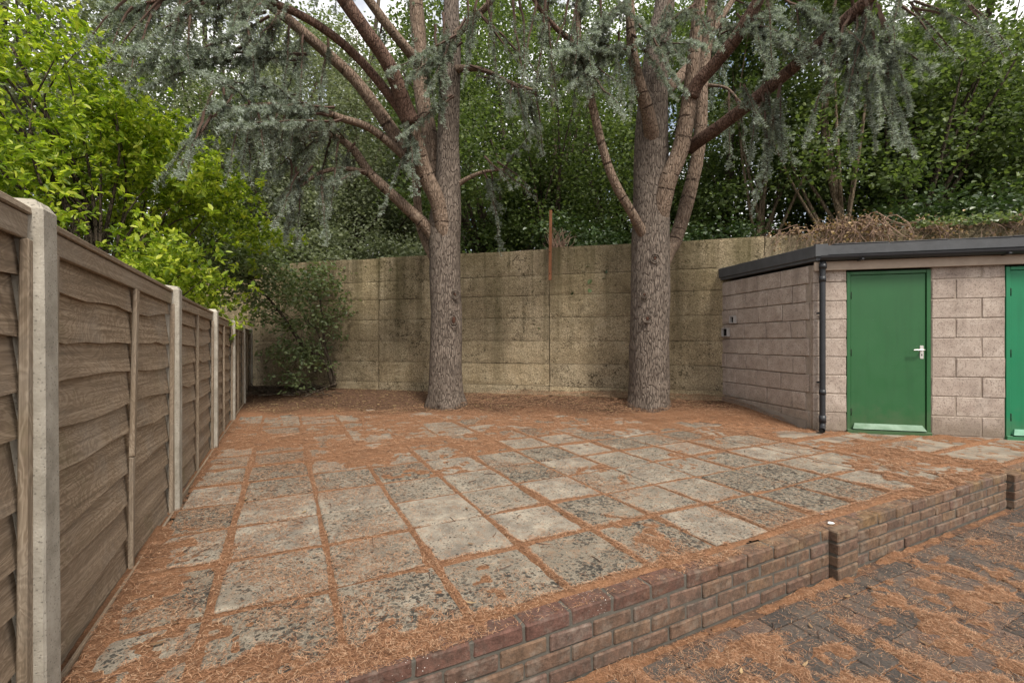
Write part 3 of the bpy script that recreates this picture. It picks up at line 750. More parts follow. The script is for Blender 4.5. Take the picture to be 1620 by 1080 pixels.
for k in range(len(PB) - 1):
    b0, b1 = PB[k] + 0.045, PB[k + 1] - 0.045; L = b1 - b0
    zb = PZ + 0.015
    t0, t1 = PT[k] - 0.055, PT[k + 1] - 0.04
    sl = math.atan2(t1 - t0, L); H = t0 - zb - 0.0
    # frame of the panel: top rail, capping strip and the end battens are one part
    mb = MB()
    mb.box(0.014, 0.034, 0.002, L - 0.002, H - 0.085, H - 0.012, 0.003, 0.002, k)
    mb.box(-0.030, 0.044, 0.0, L, H - 0.009, H + 0.010, 0.003, 0.003, k + 5)
    pan = obj('fence_panel', mb.me('fence_panel', M['rail']), fence, (-0.024, b0, zb), (sl, 0, 0))
    nb = 9 if zb > 0.2 else 11; pitch = (H - 0.01) / nb
    for i in range(nb):
        obj('board', board_mesh(L - 0.012, pitch + 0.028, k * 31 + i), pan, (-0.006, 0.006, i * pitch - 0.004 if i else 0.0), (rf.uniform(-.004, .004), 0, 0))
    for y0 in (0.004, L - 0.048):
        m2 = MB().box(-0.012, 0.012, -0.022, 0.022, 0, H - 0.088, 0.003, 0.003, rf.randrange(99)).me('batten', M['batten'])
        obj('batten', m2, pan, (0.036, y0 + 0.022, 0.0), (rf.uniform(-.006, .006), 0, 0))
    if k == 1:          # the middle batten here is snapped: a leaning upper length and a lower stub
        obj('batten', MB().box(-0.011, 0.011, -0.019, 0.019, 0, H - 0.088 - 0.565, 0.003, 0.003, 1).me('batten', M['batten']), pan, (0.032, L * 0.515, 0.565), (-0.055, 0.0, 0)).__setitem__('label', 'snapped upper length of the middle batten, leaning')
        obj('batten', MB().box(-0.011, 0.011, -0.019, 0.019, 0, 0.56, 0.003, 0.003, 2).me('batten', M['batten']), pan, (0.031, L * 0.505, 0.0), (-0.02, 0, 0)).__setitem__('label', 'lower stub of the snapped middle batten')
    else:
        obj('batten', MB().box(-0.011, 0.011, -0.019, 0.019, 0, H - 0.088, 0.003, 0.003, k).me('batten', M['batten']), pan, (0.031, L * 0.5, 0.0), (rf.uniform(-.012, .012), 0, 0))
    if zb > 0.2:        # loose gravel board along the foot
        obj('foot_board', MB().box(-0.008, 0.008, 0.01, L - 0.01, 0, 0.055, 0.003, 0.003, k).me('foot_board', M['board']), pan, (0.047, 0, -0.035), (0, 0.12, rf.uniform(-.004, .004)))

# ------------------------------------------------------------------ tall concrete wall, cast in lifts
wall = empty('concrete_wall', (WP[0], WP[1], 0), WA, label='tall rough concrete wall with stained horizontal lifts behind the trees', cat='wall')
ZL = [0.18, 0.615, 1.03, 1.455, 1.885, 2.30, 2.675, 3.185]
TJ = [-13.6, -10.08, -6.50, -2.92, 0.66, 4.24, 7.8]
obj('wall_core', MB().box(TJ[0], TJ[-1], 0.030, 0.30, -0.02, 3.15, 0.01).me('wall_core', M['bigwall']), wall)
def lift_mesh(L, H, seed, top=False):
    nx, nz = 44, 8
    X, Z = np.meshgrid(np.linspace(0, L, nx), np.linspace(0, H, nz))
    g1 = 0.0015 + 0.002 * fbm(X * 6, Z * 0 + seed, seed, 3)
    Xn = X.copy(); Zn = Z.copy()
    jag = 0.022 * np.clip(fbm(X * 7, seed + Z * 0, seed + 3, 3) - 0.5, 0, 1)
    Zn[0] += g1[0] + .9 * jag[0]; Zn[-1] -= (g1[-1] + 0.4 * jag[-1] if not top else 0.05 * fbm(X[-1] * 1.1, X[-1] * 0, seed, 4) - 0.012 * 0)
    vj = 0.03 * np.clip(fbm(Z * 8, seed + X * 0, seed + 7, 2) - 0.45, 0, 1)
    Xn[:, 0] += 0.004 + vj[:, 0]; Xn[:, -1] -= 0.004 + vj[:, -1]
    Yf = -0.016 * (fbm(X * 1.7, Z * 3.1, seed + 21, 4) - 0.5) - 0.010 * (fbm(X * 14, Z * 14, seed + 31, 2) - 0.5)
    edge = np.zeros_like(Yf); edge[0] = edge[-1] = 0.006; edge[:, 0] = edge[:, -1] = 0.006
    fr = np.stack([Xn, Yf + edge, Zn], -1).reshape(-1, 3)
    bk = np.stack([Xn, np.full_like(X, 0.075 if not top else 0.30), Zn], -1).reshape(-1, 3)
    i = np.arange(nz - 1)[:, None] * nx; j = np.arange(nx - 1)[None]
    F = [tuple(f) for f in np.stack([i + j, i + j + 1, i + nx + j + 1, i + nx + j], -1).reshape(-1, 4)]
    o = nx * nz
    b = list(range(nx)) + [r * nx + nx - 1 for r in range(1, nz)] + [(nz - 1) * nx + c for c in range(nx - 2, -1, -1)] + [r * nx for r in range(nz - 2, 0, -1)]
    F += [(b[q], o + b[q], o + b[(q + 1) % len(b)], b[(q + 1) % len(b)]) for q in range(len(b))]
    return mesh_np('concrete_lift', np.vstack([fr, bk]), F, M['bigwall'])
rw = random.Random(31)
for s in range(len(TJ) - 1):
    for l in range(len(ZL) - 1):
        obj('concrete_lift', lift_mesh(TJ[s + 1] - TJ[s], ZL[l + 1] - ZL[l], s * 11 + l, l == len(ZL) - 2), wall, (TJ[s], -0.030 + rw.uniform(-.004, .004), ZL[l]))
# timber stake fixed to its face
p = at(870, 388, 8.36)
st = empty('timber_stake', (p[0], 8.345, 2.56), WA, label='thin reddish timber stake standing up from the concrete wall top', cat='stake')
obj('shaft', MB().box(-0.024, 0.024, -0.018, 0.018, 0, 1.28, 0.004, 0.003, 4).me('shaft', M['stake']), st, rot=(0, 0.012, 0))
for z in (0.12, 0.52):
    obj('bolt', MB().box(-0.009, 0.009, -0.028, -0.020, -0.009, 0.009, 0.003).me('bolt', M['dark']), st, (0, 0, z))

# ------------------------------------------------------------------ outbuilding
FA = math.atan2(-0.2525, 0.968); SA = math.atan2(0.981, -0.195)
BC = (3.87, 5.86)
bld = empty('outbuilding', (*BC, PZ), 0, label='flat roofed outbuilding of pinkish concrete blocks with green doors', cat='building')
CH = 0.2366
D1, D2 = (0.384, 1.271), (2.008, 2.895)
FEND = 5.6
fw = MB()
for x0, x1 in ((0.012, D1[0] - 0.005), (D1[1] + 0.005, D2[0] - 0.005), (D2[1] + 0.005, FEND)): fw.box(x0, x1, 0.010, 0.20, -0.02, 2.12, 0.003)
fw = obj('front_wall', fw.me('front_wall', M['grey_mortar']), bld, rot=(0, 0, FA))
BLK = {}
def blk(L, seed, H=CH - 0.011, D=0.10):
    k = (round(L, 3), seed, round(H, 3), D)
    if k not in BLK: BLK[k] = rbox_me('block', L, D, H, M['block'], 0.006, 0.0035, seed)
    return BLK[k]
rk = random.Random(41)
def course(par, spans, z, yc, H=CH - 0.011, dj=0.003):
    for x0, x1 in spans:
        obj('block', blk(x1 - x0 - 0.010, rk.randrange(4), H), par, ((x0 + x1) / 2, yc + rk.uniform(-dj, dj), z), (rk.uniform(-.004, .004), rk.uniform(-.004, .004), rk.uniform(-.005, .005)))
for c in range(9):
    z = c * CH + CH / 2; e = c % 2
    s = [(0.0, 0.10 if e else 0.13), (0.10 if e else 0.13, D1[0])]
    m0, m1 = D1[1] + 0.005, D2[0] - 0.005
    s += [(m0, m0 + 0.245), (m0 + 0.245, m1)] if e else [(m0, m0 + 0.50), (m0 + 0.50, m1)]
    x = D2[1] + 0.005 - (0.25 if e else 0); q = []
    while x < FEND - 0.1: q.append((max(x, D2[1] + 0.005), min(x + 0.5, FEND))); x += 0.5
    course(fw, s + q, z, 0.05)
SEND = 1.95
sw = obj('side_wall', MB().box(0.05, SEND, -0.20, -0.032, -0.02, 2.13, 0.003).me('side_wall', M['grey_mortar']), bld, rot=(0, 0, SA))
for c in range(9):
    z = c * CH + CH / 2 - 0.002; e = c % 2
    x = (0.125 if e else 0.075); off = 0.0; s = []
    w = [0.22, 0.46, 0.46, 0.46, 0.46] if e else [0.46, 0.46, 0.46, 0.46, 0.3]
    w = [w[0] + rk.uniform(-.03, .03)] + w[1:]
    for L in w:
        if x < SEND - 0.05: s.append((x, min(x + L, SEND))); x += L
    course(sw, s, z, -0.058, dj=0.004)
# smooth cement skirting at the foot of the side wall
V = [(0.10, -0.02, -0.03), (SEND, -0.02, -0.03), (SEND, 0.035, -0.03), (0.10, 0.03, -0.03), (0.10, -0.02, 0.10), (SEND, -0.02, 0.24), (SEND, 0.004, 0.24), (0.10, 0.004, 0.10)]
obj('cement_skirting', mesh_np('cement_skirting', V, [(0, 1, 2, 3), (7, 6, 5, 4), (3, 2, 6, 7), (0, 4, 5, 1), (0, 3, 7, 4), (1, 5, 6, 2)], m_simple('cement_render', (0.20, 0.165, 0.135), 0.92, 0.1, 0.4, 6)), bld, rot=(0, 0, SA))
# roof slab, felt fascia, cream board, gutter
dF = np.array([math.cos(FA), math.sin(FA)]); nF = np.array([math.sin(FA), -math.cos(FA)])       # along / out of the front
dS = np.array([math.cos(SA), math.sin(SA)]); nS = np.array([-math.sin(SA), math.cos(SA)])       # along / out of the side
def corner(of, os_):                                                                            # where the two offset lines meet
    A = np.array([dF, -dS]).T; t = np.linalg.solve(A, nS * os_ - nF * of); return nF * of + dF * t[0]
def prism(poly, z0, z1, name, mat):
    n = len(poly); V = [(p[0], p[1], z0) for p in poly] + [(p[0], p[1], z1) for p in poly]
    return mesh_np(name, V, [tuple(reversed(range(n))), tuple(range(n, 2 * n))] + [(i, (i + 1) % n, n + (i + 1) % n, n + i) for i in range(n)], mat)
c0 = corner(0.085, 0.025)
rp_ = [c0, c0 + dF * 6.0, c0 + dF * 6.0 - nF * 2.0, c0 + dS * 2.05]
roof = obj('roof', prism(rp_, 2.165, 2.33, 'roof', M['felt']), bld)
c1 = corner(0.097, 0.037)
mb = MB()
V, F = rbox(5.9, 0.02, 0.115, 0.004, 0.003, 2); V = shift(V, (2.95, 0, 0)); ca, sa = math.cos(FA), math.sin(FA)
f1 = np.stack([V[:, 0] * ca - V[:, 1] * sa, V[:, 0] * sa + V[:, 1] * ca, V[:, 2]], -1) + [c1[0], c1[1], 2.288]
obj('front_fascia', mesh_np('front_fascia', f1, F, M['felt']), roof)
V, F = rbox(2.1, 0.02, 0.155, 0.004, 0.003, 3); V = shift(V, (1.05, 0, 0)); ca, sa = math.cos(SA), math.sin(SA)
f2 = np.stack([V[:, 0] * ca - V[:, 1] * sa, V[:, 0] * sa + V[:, 1] * ca, V[:, 2]], -1) + [c1[0], c1[1], 2.278]
obj('side_fascia', mesh_np('side_fascia', f2, F, M['felt']), roof)
kk = corner(0.111, 0.051)                                                                       # folded felt corner
kp = [kk, kk + dF * 0.14, kk + dF * 0.16 - nF * 0.10, kk + dS * 0.03 - nS * 0.10, kk + dS * 0.03]
obj('corner_fold', prism(kp, 2.215, 2.368, 'corner_fold', M['felt']), roof)
# a few uneven lengths of torn felt edge along the front
for k in range(9):
    x0 = 0.2 + k * 0.6
    q = c1 + dF * (x0 + 0.29); obj('felt_strip', rbox_me('felt_strip', 0.585, 0.10, 0.014, M['felt'], 0.004, 0.006, k), roof, (q[0] - nF[0] * .035, q[1] - nF[1] * .035, 2.352 + rk.uniform(-.006, .008)), (rk.uniform(-.05, .12), rk.uniform(-.012, .012), FA))
fb = corner(0.045, 0.0) + dF * (-0.02)
V, F = rbox(5.6, 0.03, 0.115, 0.004, 0.001, 1); q = fb + dF * 2.8
obj('fascia_board', mesh_np('fascia_board', V, F, M['cream']), bld, (q[0], q[1], 2.095), (0, 0, FA))
# half round gutter
g0 = corner(0.118, 0.02); n = 2; th = np.linspace(math.pi, 2 * math.pi, 9)
prof = np.concatenate([np.stack([0.056 * np.cos(th), 0.056 * np.sin(th)], -1), np.stack([0.051 * np.cos(th[::-1]), 0.051 * np.sin(th[::-1])], -1)])
V = []
for x in (0.0, 5.7):
    for (c_, s_) in prof: q = g0 + dF * x + nF * c_; V.append((q[0], q[1], 2.212 + s_ - x * 0.004))
m_ = len(prof); F = [(i, (i + 1) % m_, m_ + (i + 1) % m_, m_ + i) for i in range(m_)] + [tuple(range(m_)), tuple(range(2 * m_ - 1, m_ - 1, -1))]
gut = obj('gutter', mesh_np('gutter', V, F, M['pvc']), bld)
for x in (0.45, 1.9, 3.3):
    q = g0 + dF * x; obj('bracket', rbox_me('bracket', 0.03, 0.13, 0.02, M['pvc'], 0.004), gut, (q[0], q[1], 2.150), (0, 0, FA))
# downpipe: outlet, straight pipe, clips, angled shoe
dp = corner(0.0, 0.0) + dF * 0.085 + nF * 0.075
top = dp + nF * 0.012
P = smooth_path([(top[0], top[1], 2.15), (top[0] - nF[0] * .01, top[1] - nF[1] * .01, 2.06), (dp[0], dp[1], 1.96), (dp[0], dp[1], 1.2), (dp[0], dp[1], 0.14)], 30)
V, F, _ = tube(P, 0.034, 14); pipe = obj('downpipe', mesh_np('downpipe', V, F, M['pvc'], True), bld)
for z, r_s, h in ((1.93, .039, .07), (0.50, .039, .06), (0.16, .040, .09), (2.09, .043, .06)):
    V, F, _ = tube([(dp[0], dp[1], z - h / 2), (dp[0], dp[1], z + h / 2)] if z < 2 else [(top[0], top[1], z - h / 2), (top[0], top[1], z + h / 2)], r_s, 14); obj('collar', mesh_np('collar', V, F, M['pvc'], True), pipe)
for z in (1.5, 0.62):
    obj('clip', rbox_me('clip', 0.095, 0.03, 0.024, M['pvc'], 0.004), pipe, (dp[0] - nF[0] * .045, dp[1] - nF[1] * .045, z), (0, 0, FA))
sh = [(dp[0], dp[1], 0.16), (dp[0], dp[1], 0.09), (dp[0] + nF[0] * .03 - dF[0] * .012, dp[1] + nF[1] * .03 - dF[1] * .012, 0.055), (dp[0] + nF[0] * .10 - dF[0] * .04, dp[1] + nF[1] * .10 - dF[1] * .04, 0.030)]
V, F, _ = tube(smooth_path(sh, 12), 0.035, 14, cap=False); shoe = obj('shoe', mesh_np('shoe', V, F, M['pvc'], True), pipe)
V, F, _ = tube([np.array(sh[3]) + 0.004 * np.array([nF[0], nF[1], 0]), np.array(sh[3]) - 0.004 * np.array([nF[0], nF[1], 0])], 0.029, 14); obj('pipe_mouth', mesh_np('pipe_mouth', V, F, M['dark']), shoe)
# doors
def door(d, paint, bar, label, handle=True):
    x0, x1 = d; zt = 2.02
    o = obj('door', MB().box(x0 + 0.046, x1 - 0.046, 0.016, 0.06, 0.040, zt - 0.046, 0.004).me('door', paint), bld, rot=(0, 0, FA), label=label)
    fr = MB(); fr.box(x0, x0 + 0.042, 0.0, 0.11, 0.0, zt, 0.003); fr.box(x1 - 0.042, x1, 0.0, 0.11, 0.0, zt, 0.003); fr.box(x0 + 0.043, x1 - 0.043, 0.001, 0.11, zt - 0.042, zt - 0.001, 0.003)
    obj('door_frame', fr.me('door_frame', paint), o)
    obj('threshold', MB().box(x0 - 0.004, x1 + 0.004, -0.022, 0.11, -0.02, 0.034, 0.004).me('threshold', paint), o)
    w = [(x0 + 0.055, 0.016, 0.048), (x1 - 0.055, 0.016, 0.048), (x1 - 0.055, -0.030, 0.046), (x0 + 0.055, -0.030, 0.046), (x0 + 0.085, 0.0155, 0.112), (x1 - 0.085, 0.0155, 0.112), (x1 - 0.085, 0.008, 0.112), (x0 + 0.085, 0.008, 0.112)]
    obj('weather_bar', mesh_np('weather_bar', w, [(0, 1, 2, 3), (7, 6, 5, 4), (3, 2, 6, 7), (1, 0, 4, 5), (0, 3, 7, 4), (2, 1, 5, 6)], bar), o)
    for z in (0.25, 1.0, 1.72):
        V, F, _ = tube([(x0 + 0.046, 0.008, z - .045), (x0 + 0.046, 0.008, z + .045)], 0.008, 8); obj('hinge', mesh_np('hinge', V, F, M['dark'], True), o)
    hx = x1 - 0.088; hz = 1.015
    obj('handle_plate', MB().box(hx - 0.020, hx + 0.020, 0.010, 0.0155, hz - 0.085, hz + 0.075, 0.004).me('handle_plate', M['steel']), o)
    lv = smooth_path([(hx, 0.012, hz + .022), (hx, -0.035, hz + .022), (hx - 0.012, -0.046, hz + .022), (hx - 0.115, -0.046, hz + .020)], 16)
    V, F, _ = tube(lv, 0.0085, 10); obj('lever', mesh_np('lever', V, F, M['steel'], True), o)
    obj('keyhole', MB().box(hx - 0.005, hx + 0.005, 0.0075, 0.0105, hz - 0.05, hz - 0.028, 0.001).me('keyhole', M['dark']), o)
door(D1, M['green'], M['green_bar'], 'leaf green door with lever handle nearest the downpipe')
door(D2, M['emerald'], M['emerald_bar'], 'emerald green door cut by the right edge')
# two little outlets on the side wall
for k, (w_, z) in enumerate(((1.50, 1.49), (1.68, 1.29))):
    o = empty('wall_outlet', (BC[0] + dS[0] * w_, BC[1] + dS[1] * w_, PZ + z), SA, cat='outlet', label=('upper of two small dark outlets on the block side wall', 'lower of two small dark outlets on the block side wall')[k], group='outlets on the block side wall')
    mb = MB(); hx, hz = 0.055 + 0.02 * k, 0.06 + 0.012 * k
    mb.box(-hx, hx, -0.004, 0.05, hz - 0.016, hz, 0.003); mb.box(-hx, hx, -0.004, 0.05, -hz, -hz + 0.016, 0.003)
    mb.box(-hx, -hx + 0.016, -0.004, 0.05, -hz + 0.017, hz - 0.017, 0.003); mb.box(hx - 0.016, hx, -0.004, 0.05, -hz + 0.017, hz - 0.017, 0.003)
    obj('housing', mb.me('housing', M['pale_plastic']), o)
    obj('hollow', MB().box(-hx + 0.017, hx - 0.017, -0.003, 0.012, -hz + 0.017, hz - 0.017, 0.001).me('hollow', M['dark']), o)

# ---- small sticks and bits among the needles
r = np.random.default_rng(33); mb = MB()
for q in range(420):
    low = q % 4 == 0
    a, b = (r.uniform(.6, 5.4), r.uniform(.4, 1.55)) if low else (r.uniform(-.6, 5.6), 1.8 + 5.2 * r.uniform() ** 1.2)
    x, y = uv2w(a, b); z = (max(float(litter_drive(a, b)), 0) if low else float(ground_z(a, b)) + min(max(float(litter_patio(a, b)), 0), .016)) + .006
    L = r.uniform(.012, .055); th = r.uniform(0, 6.28); d = np.array([math.cos(th), math.sin(th), r.normal() * .05]) * L; c = np.array([x, y, z])
    V, F, _ = tube([c - d, c + r.normal(size=3) * [.006, .006, .001], c + d], r.uniform(.0012, .0028), 4); mb.add(V, F)
obj('fallen_twigs', mb.me('fallen_twigs', M['twig']), label='small dark twigs scattered among the needles', cat='twigs', kind='stuff')
# ------------------------------------------------------------------ plants
def unit(v): return v / (np.linalg.norm(v, axis=-1, keepdims=True) + 1e-9)
def leaves(P, L, W, r, up=0.7, out=None, droop=0.25, fold=0.22):
    """folded leaf blades, 4 triangles each"""
    n = len(P)
    d = unit(r.normal(size=(n, 3)) * [1, 1, 0.5] + (out if out is not None else 0) + [0, 0, -droop])
    nr = unit(r.normal(size=(n, 3)) + [0, 0, up * 2])
    s = unit(np.cross(d, nr)); nr = np.cross(s, d)
    k = r.uniform(0.65, 1.3, n)[:, None]; l = L * k; w = W * k; f = fold * w
    bend = -nr * l * 0.12
    V = np.stack([P, P + d * l * .35 + s * w + nr * f, P + d * l * .75 + s * w * .75 + nr * f + bend * .4, P + d * l + bend,
                  P + d * l * .75 - s * w * .75 + nr * f + bend * .4, P + d * l * .35 - s * w + nr * f], 1).reshape(-1, 3)
    i = np.arange(n)[:, None] * 6
    return V, np.concatenate([i + np.array([[0, 3, 2, 1]]), i + np.array([[0, 5, 4, 3]])])
def clumps(c, rad, n, r, hollow=2.2, seed=0, gap=0.42):
    out = []
    while len(out) < n:
        v = unit(r.normal(size=3)) * r.uniform() ** (1 / hollow)
        p = np.array(c) + v * np.array(rad)
        if fbm(p[0] * .55 + seed, p[2] * .55 + p[1] * .4, seed, 2) > gap: out.append(p)
    return np.array(out)
def crown_mesh(name, C, per, spread, L, W, mat, r, up=0.7, droop=0.25, flat=0.6):
    k = np.repeat(np.arange(len(C)), per)
    sp = (spread * r.uniform(.55, 1.25, len(C)))[k][:, None]
    off = r.normal(size=(len(k), 3)) * [1, 1, flat] * sp * 0.55
    V, F = leaves(C[k] + off, L, W, r, up, unit(off) * .8, droop)
    return mesh_np(name, V, F, mat)
def limbs_to(C, base, r, count, r0, mat, name='branches'):
    """boughs running from the stem out to some of the leaf clumps"""
    mb = MB()
    for q in r.permutation(len(C))[:count]:
        e = C[q]; z0 = base[2] + (e[2] - base[2]) * r.uniform(.25, .6)
        s = np.array([base[0], base[1], z0]); m = (s + e) / 2 + r.normal(size=3) * .2 + [0, 0, .25]
        P = smooth_path([s, m, e], 8); V, F, _ = tube(P, np.linspace(r0, r0 * .18, 8), 5); mb.add(V, F)
    return mb.me(name, mat, True)

# ---- broadleaf trees behind the wall: four kinds, copies share their meshes
def tree_kind(seed, H, rad, cz, nc, per, mat, trunk_mat, r0, L=0.082, W=0.030, ivy=False, lean=0.3, spread=.62, gap=.42):
    r = np.random.default_rng(seed)
    C = clumps((0, 0, cz), rad, nc, r, 2.0, seed, gap)
    crown = crown_mesh('crown', C, per, spread, L, W, mat, r)
    P = smooth_path([(0, 0, -.05), (r.normal() * .1, r.normal() * .1, H * .25), (r.normal() * lean, r.normal() * lean, H * .55), (r.normal() * lean, r.normal() * lean, H * .85)], 22)
    V, F, LL = tube(P, np.linspace(r0, r0 * .25, 22), 10, 0.12, seed)
    tr = mesh_np('trunk', V, F, trunk_mat, True, {'along': LL})
    br = limbs_to(C, (0, 0, 0), r, 22 if r0 > .12 else 7, r0 * .42, trunk_mat)
    iv = None
    if ivy:
        n = 5200; th = r.uniform(0, 6.28, n); z = r.uniform(0, H * .62, n)
        rr = r0 + .05 + np.abs(r.normal(size=n)) * .22 * (1 + fbm(th, z, seed, 3))
        V, F = leaves(np.stack([rr * np.cos(th), rr * np.sin(th), z], -1), .085, .04, r, .2, None, .5); iv = mesh_np('ivy', V, F, M['ivy'])
    return tr, br, crown, iv
KIND = dict(
    oak=tree_kind(1, 11.5, (2.7, 2.7, 4.9), 6.6, 170, 165, M['oak'], M['trunk'], .17),
    oak2=tree_kind(2, 12.5, (2.4, 2.4, 5.4), 7.2, 170, 160, M['oak'], M['trunk'], .14),
    pale=tree_kind(3, 11.0, (2.6, 2.6, 4.6), 6.2, 160, 165, M['pale'], M['trunk'], .15, .085, .027, gap=.42),
    ivy=tree_kind(4, 11.0, (2.5, 2.5, 4.2), 6.9, 160, 150, M['oak'], M['trunk'], .20, .09, .036, ivy=True),
    pole=tree_kind(5, 11.0, (1.9, 1.9, 3.4), 7.6, 85, 140, M['oak'], M['pole'], .105, .085, .034),
)
def plant_tree(kind, px, Y, label, sc=1.0, rot=0.0, group='broadleaf trees behind the wall', z=0.0):
    p = at(px, 540, Y); t = empty('broadleaf_tree', (p[0], p[1], z), rot, label=label, cat='tree', group=group, scale=(sc, sc, sc))
    for nm, me in zip(('trunk', 'branches', 'crown', 'ivy'), KIND[kind]):
        if me: obj(nm, me, t)
    return t
for a in (
    ('oak', 770, 12.2, 'dark green broadleaf tree just right of the left cedar', 1.0, .4),
    ('oak2', 876, 11.6, 'dark slender tree with its stem behind the timber stake', 0.95, 1.2),
    ('oak', 965, 14.2, 'green tree between the two cedars, left of the thin leaning limb', 1.1, 2.2),
    ('oak2', 1075, 16.5, 'distant green tree showing behind the right cedar trunk', 1.15, 3.1),
    ('oak', 1150, 12.4, 'dark green tree just right of the right cedar trunk', 1.0, 4.0),
    ('pole', 1203, 10.2, 'thin brown leaning stem just above the left end of the outbuilding roof', 1.0, .8),
    ('oak2', 1275, 13.0, 'green tree behind the hanging cedar spray above the outbuilding', 1.05, 5.0),
    ('pole', 1331, 9.2, 'pale bare pole-like stem rising from the dry ivy tangle', 1.0, 2.5),
    ('ivy', 1420, 10.6, 'ivy clad dark trunk above the green door', 1.0, 1.0),
    ('ivy', 1535, 10.9, 'ivy clad dark trunk above the emerald door', 1.05, 3.0),
    ('oak', 1660, 10.6, 'broad green tree leaning in from the right edge', 1.0, 5.5),
    ('oak2', 1500, 15.0, 'tall distant tree in the upper right corner', 1.2, .3),
    ('pale', 455, 12.8, 'pale green tree above the left end of the wall', 0.95, .2),
    ('pale', 560, 14.0, 'light green tree seen between the low left cedar limbs', 1.05, 2.0),
    ('pale', 650, 16.5, 'distant light tree directly behind the left cedar trunk', 1.15, 4.1),
    ('oak', 335, 13.2, 'dark tree behind the bright magnolia', 0.9, 1.9),
    ('pale', 205, 13.5, 'pale tree peeping over the magnolia top', 1.15, 3.3),
    ('oak2', 820, 18.5, 'far tree seen low between the two cedar trunks', 1.35, 2.9),
    ('pale', 505, 20.0, 'far pale tree high behind the left cedar limbs', 1.5, 1.4),
    ('pale', 350, 17.5, 'far pale tree high above the magnolia', 1.5, 4.6),
    ('oak2', 720, 20.5, 'far tall tree showing above the left cedar trunk', 1.5, 5.7),
    ('oak', 915, 20.0, 'far tall tree in the top centre', 1.5, .9),
    ('oak', 612, 19.0, 'far tree filling the sky between the left cedar limbs', 1.55, 3.7),
    ('pale', 30, 11.5, 'grey green tree in the top left corner', 1.2, 5.2),
): plant_tree(*a)

# ---- evergreen undergrowth along the back of the wall
r = np.random.default_rng(8)
def bush_mesh(seed, rad, nc, per, mat, L=.085, W=.032):
    r = np.random.default_rng(seed); C = clumps((0, 0, rad[2] * .95), rad, nc, r, 2.6, seed, .36)
    C = C[C[:, 2] > .2]
    return crown_mesh('foliage', C, per, .48, L, W, mat, r), limbs_to(C, (0, 0, .0), r, 9, .026, M['trunk'], 'stems')
BUSH = [bush_mesh(21, (1.5, 1.2, 2.1), 75, 120, M['ivy']), bush_mesh(22, (1.4, 1.1, 1.9), 70, 120, M['oak']), bush_mesh(23, (1.5, 1.2, 2.3), 80, 110, M['pale'])]
for k, (px, Y, b, s, lab) in enumerate((
    (470, 11.6, 2, 1.0, 'pale leafy bush above the wall behind the privet'), (575, 11.4, 2, .95, 'light green bush over the wall left of the left cedar'),
    (650, 11.0, 2, .85, 'light bush tucked behind the foot of the left cedar limbs'), (770, 10.9, 1, .95, 'green bush over the wall just right of the left cedar'),
    (915, 10.2, 0, 1.0, 'dark bush over the wall right of the timber stake'), (1120, 9.9, 0, .95, 'dark bush over the wall right of the right cedar'),
    (1255, 9.6, 1, .9, 'green bush over the wall left of the dry ivy tangle'), (1410, 9.0, 0, 1.0, 'dark glossy ivy mound above the green door'),
    (1530, 8.8, 0, 1.05, 'dark glossy ivy mound above the block pier between doors'), (1660, 8.7, 0, 1.0, 'dark ivy mound cut by the right edge'))):
    p = at(px, 540, Y); t = empty('bush', (p[0], p[1], .35), k * 1.1, label=lab, cat='bush', group='bushes behind the wall', scale=(s, s, s))
    obj('foliage', BUSH[b][0], t); obj('stems', BUSH[b][1], t)

# ---- bright magnolia behind the fence
r = np.random.default_rng(12)
mt = empty('magnolia_tree', (-5.6, 6.2, 0), label='bright yellow green magnolia spreading above the left fence', cat='tree')
lobes = [((0.0, 0.1, 3.2), (1.7, 1.9, 1.6), 62), ((-1.2, -1.4, 3.3), (1.2, 1.3, 1.3), 34), ((-.7, -.3, 4.4), (1.3, 1.4, 1.2), 40), ((-.9, -.9, 5.35), (.75, .75, .75), 17), ((.7, 1.2, 2.9), (.9, 1.0, 1.0), 24), ((.35, .7, 3.9), (.9, .9, .9), 20), ((-2.0, .4, 3.6), (1.4, 1.4, 1.6), 30), ((.3, 0, 2.0), (1.2, 1.4, .8), 26)]
C = np.vstack([clumps(c, rd, n, r, 2.8, 40 + q, .34) for q, (c, rd, n) in enumerate(lobes)])
# whorls of leaves at shoot tips
k = np.repeat(np.arange(len(C)), 30)
T = C[k] + r.normal(size=(len(k), 3)) * [.27, .27, .17]
kk = np.repeat(np.arange(len(T)), 7)
ax = unit(r.normal(size=(len(T), 3)) * [1, 1, .4] + [0, 0, .35])
th = np.tile(np.arange(7) * 2.4, len(T)); e1 = unit(np.cross(ax, [0, 0, 1.0]) + 1e-3); e2 = np.cross(ax, e1)
rad = e1[kk] * np.cos(th)[:, None] + e2[kk] * np.sin(th)[:, None]
V, F = leaves(T[kk] + ax[kk] * r.uniform(-.05, .03, len(kk))[:, None], .082, .020, r, 1.0, (rad * 1.6 + ax[kk]) * 1.7, .25)
obj('crown', mesh_np('crown', V, F, M['magnolia']), mt)
P = smooth_path([(0, 0, -.05), (.05, .1, 1.2), (-.1, .2, 2.4), (-.4, 0, 3.8), (-.7, -.5, 5.2)], 24); V, F, LL = tube(P, np.linspace(.10, .015, 24), 9, .1, 5)
obj('trunk', mesh_np('trunk', V, F, M['trunk'], True, {'along': LL}), mt)
obj('branches', limbs_to(C, (0, 0, .6), r, 70, .028, M['trunk']), mt)

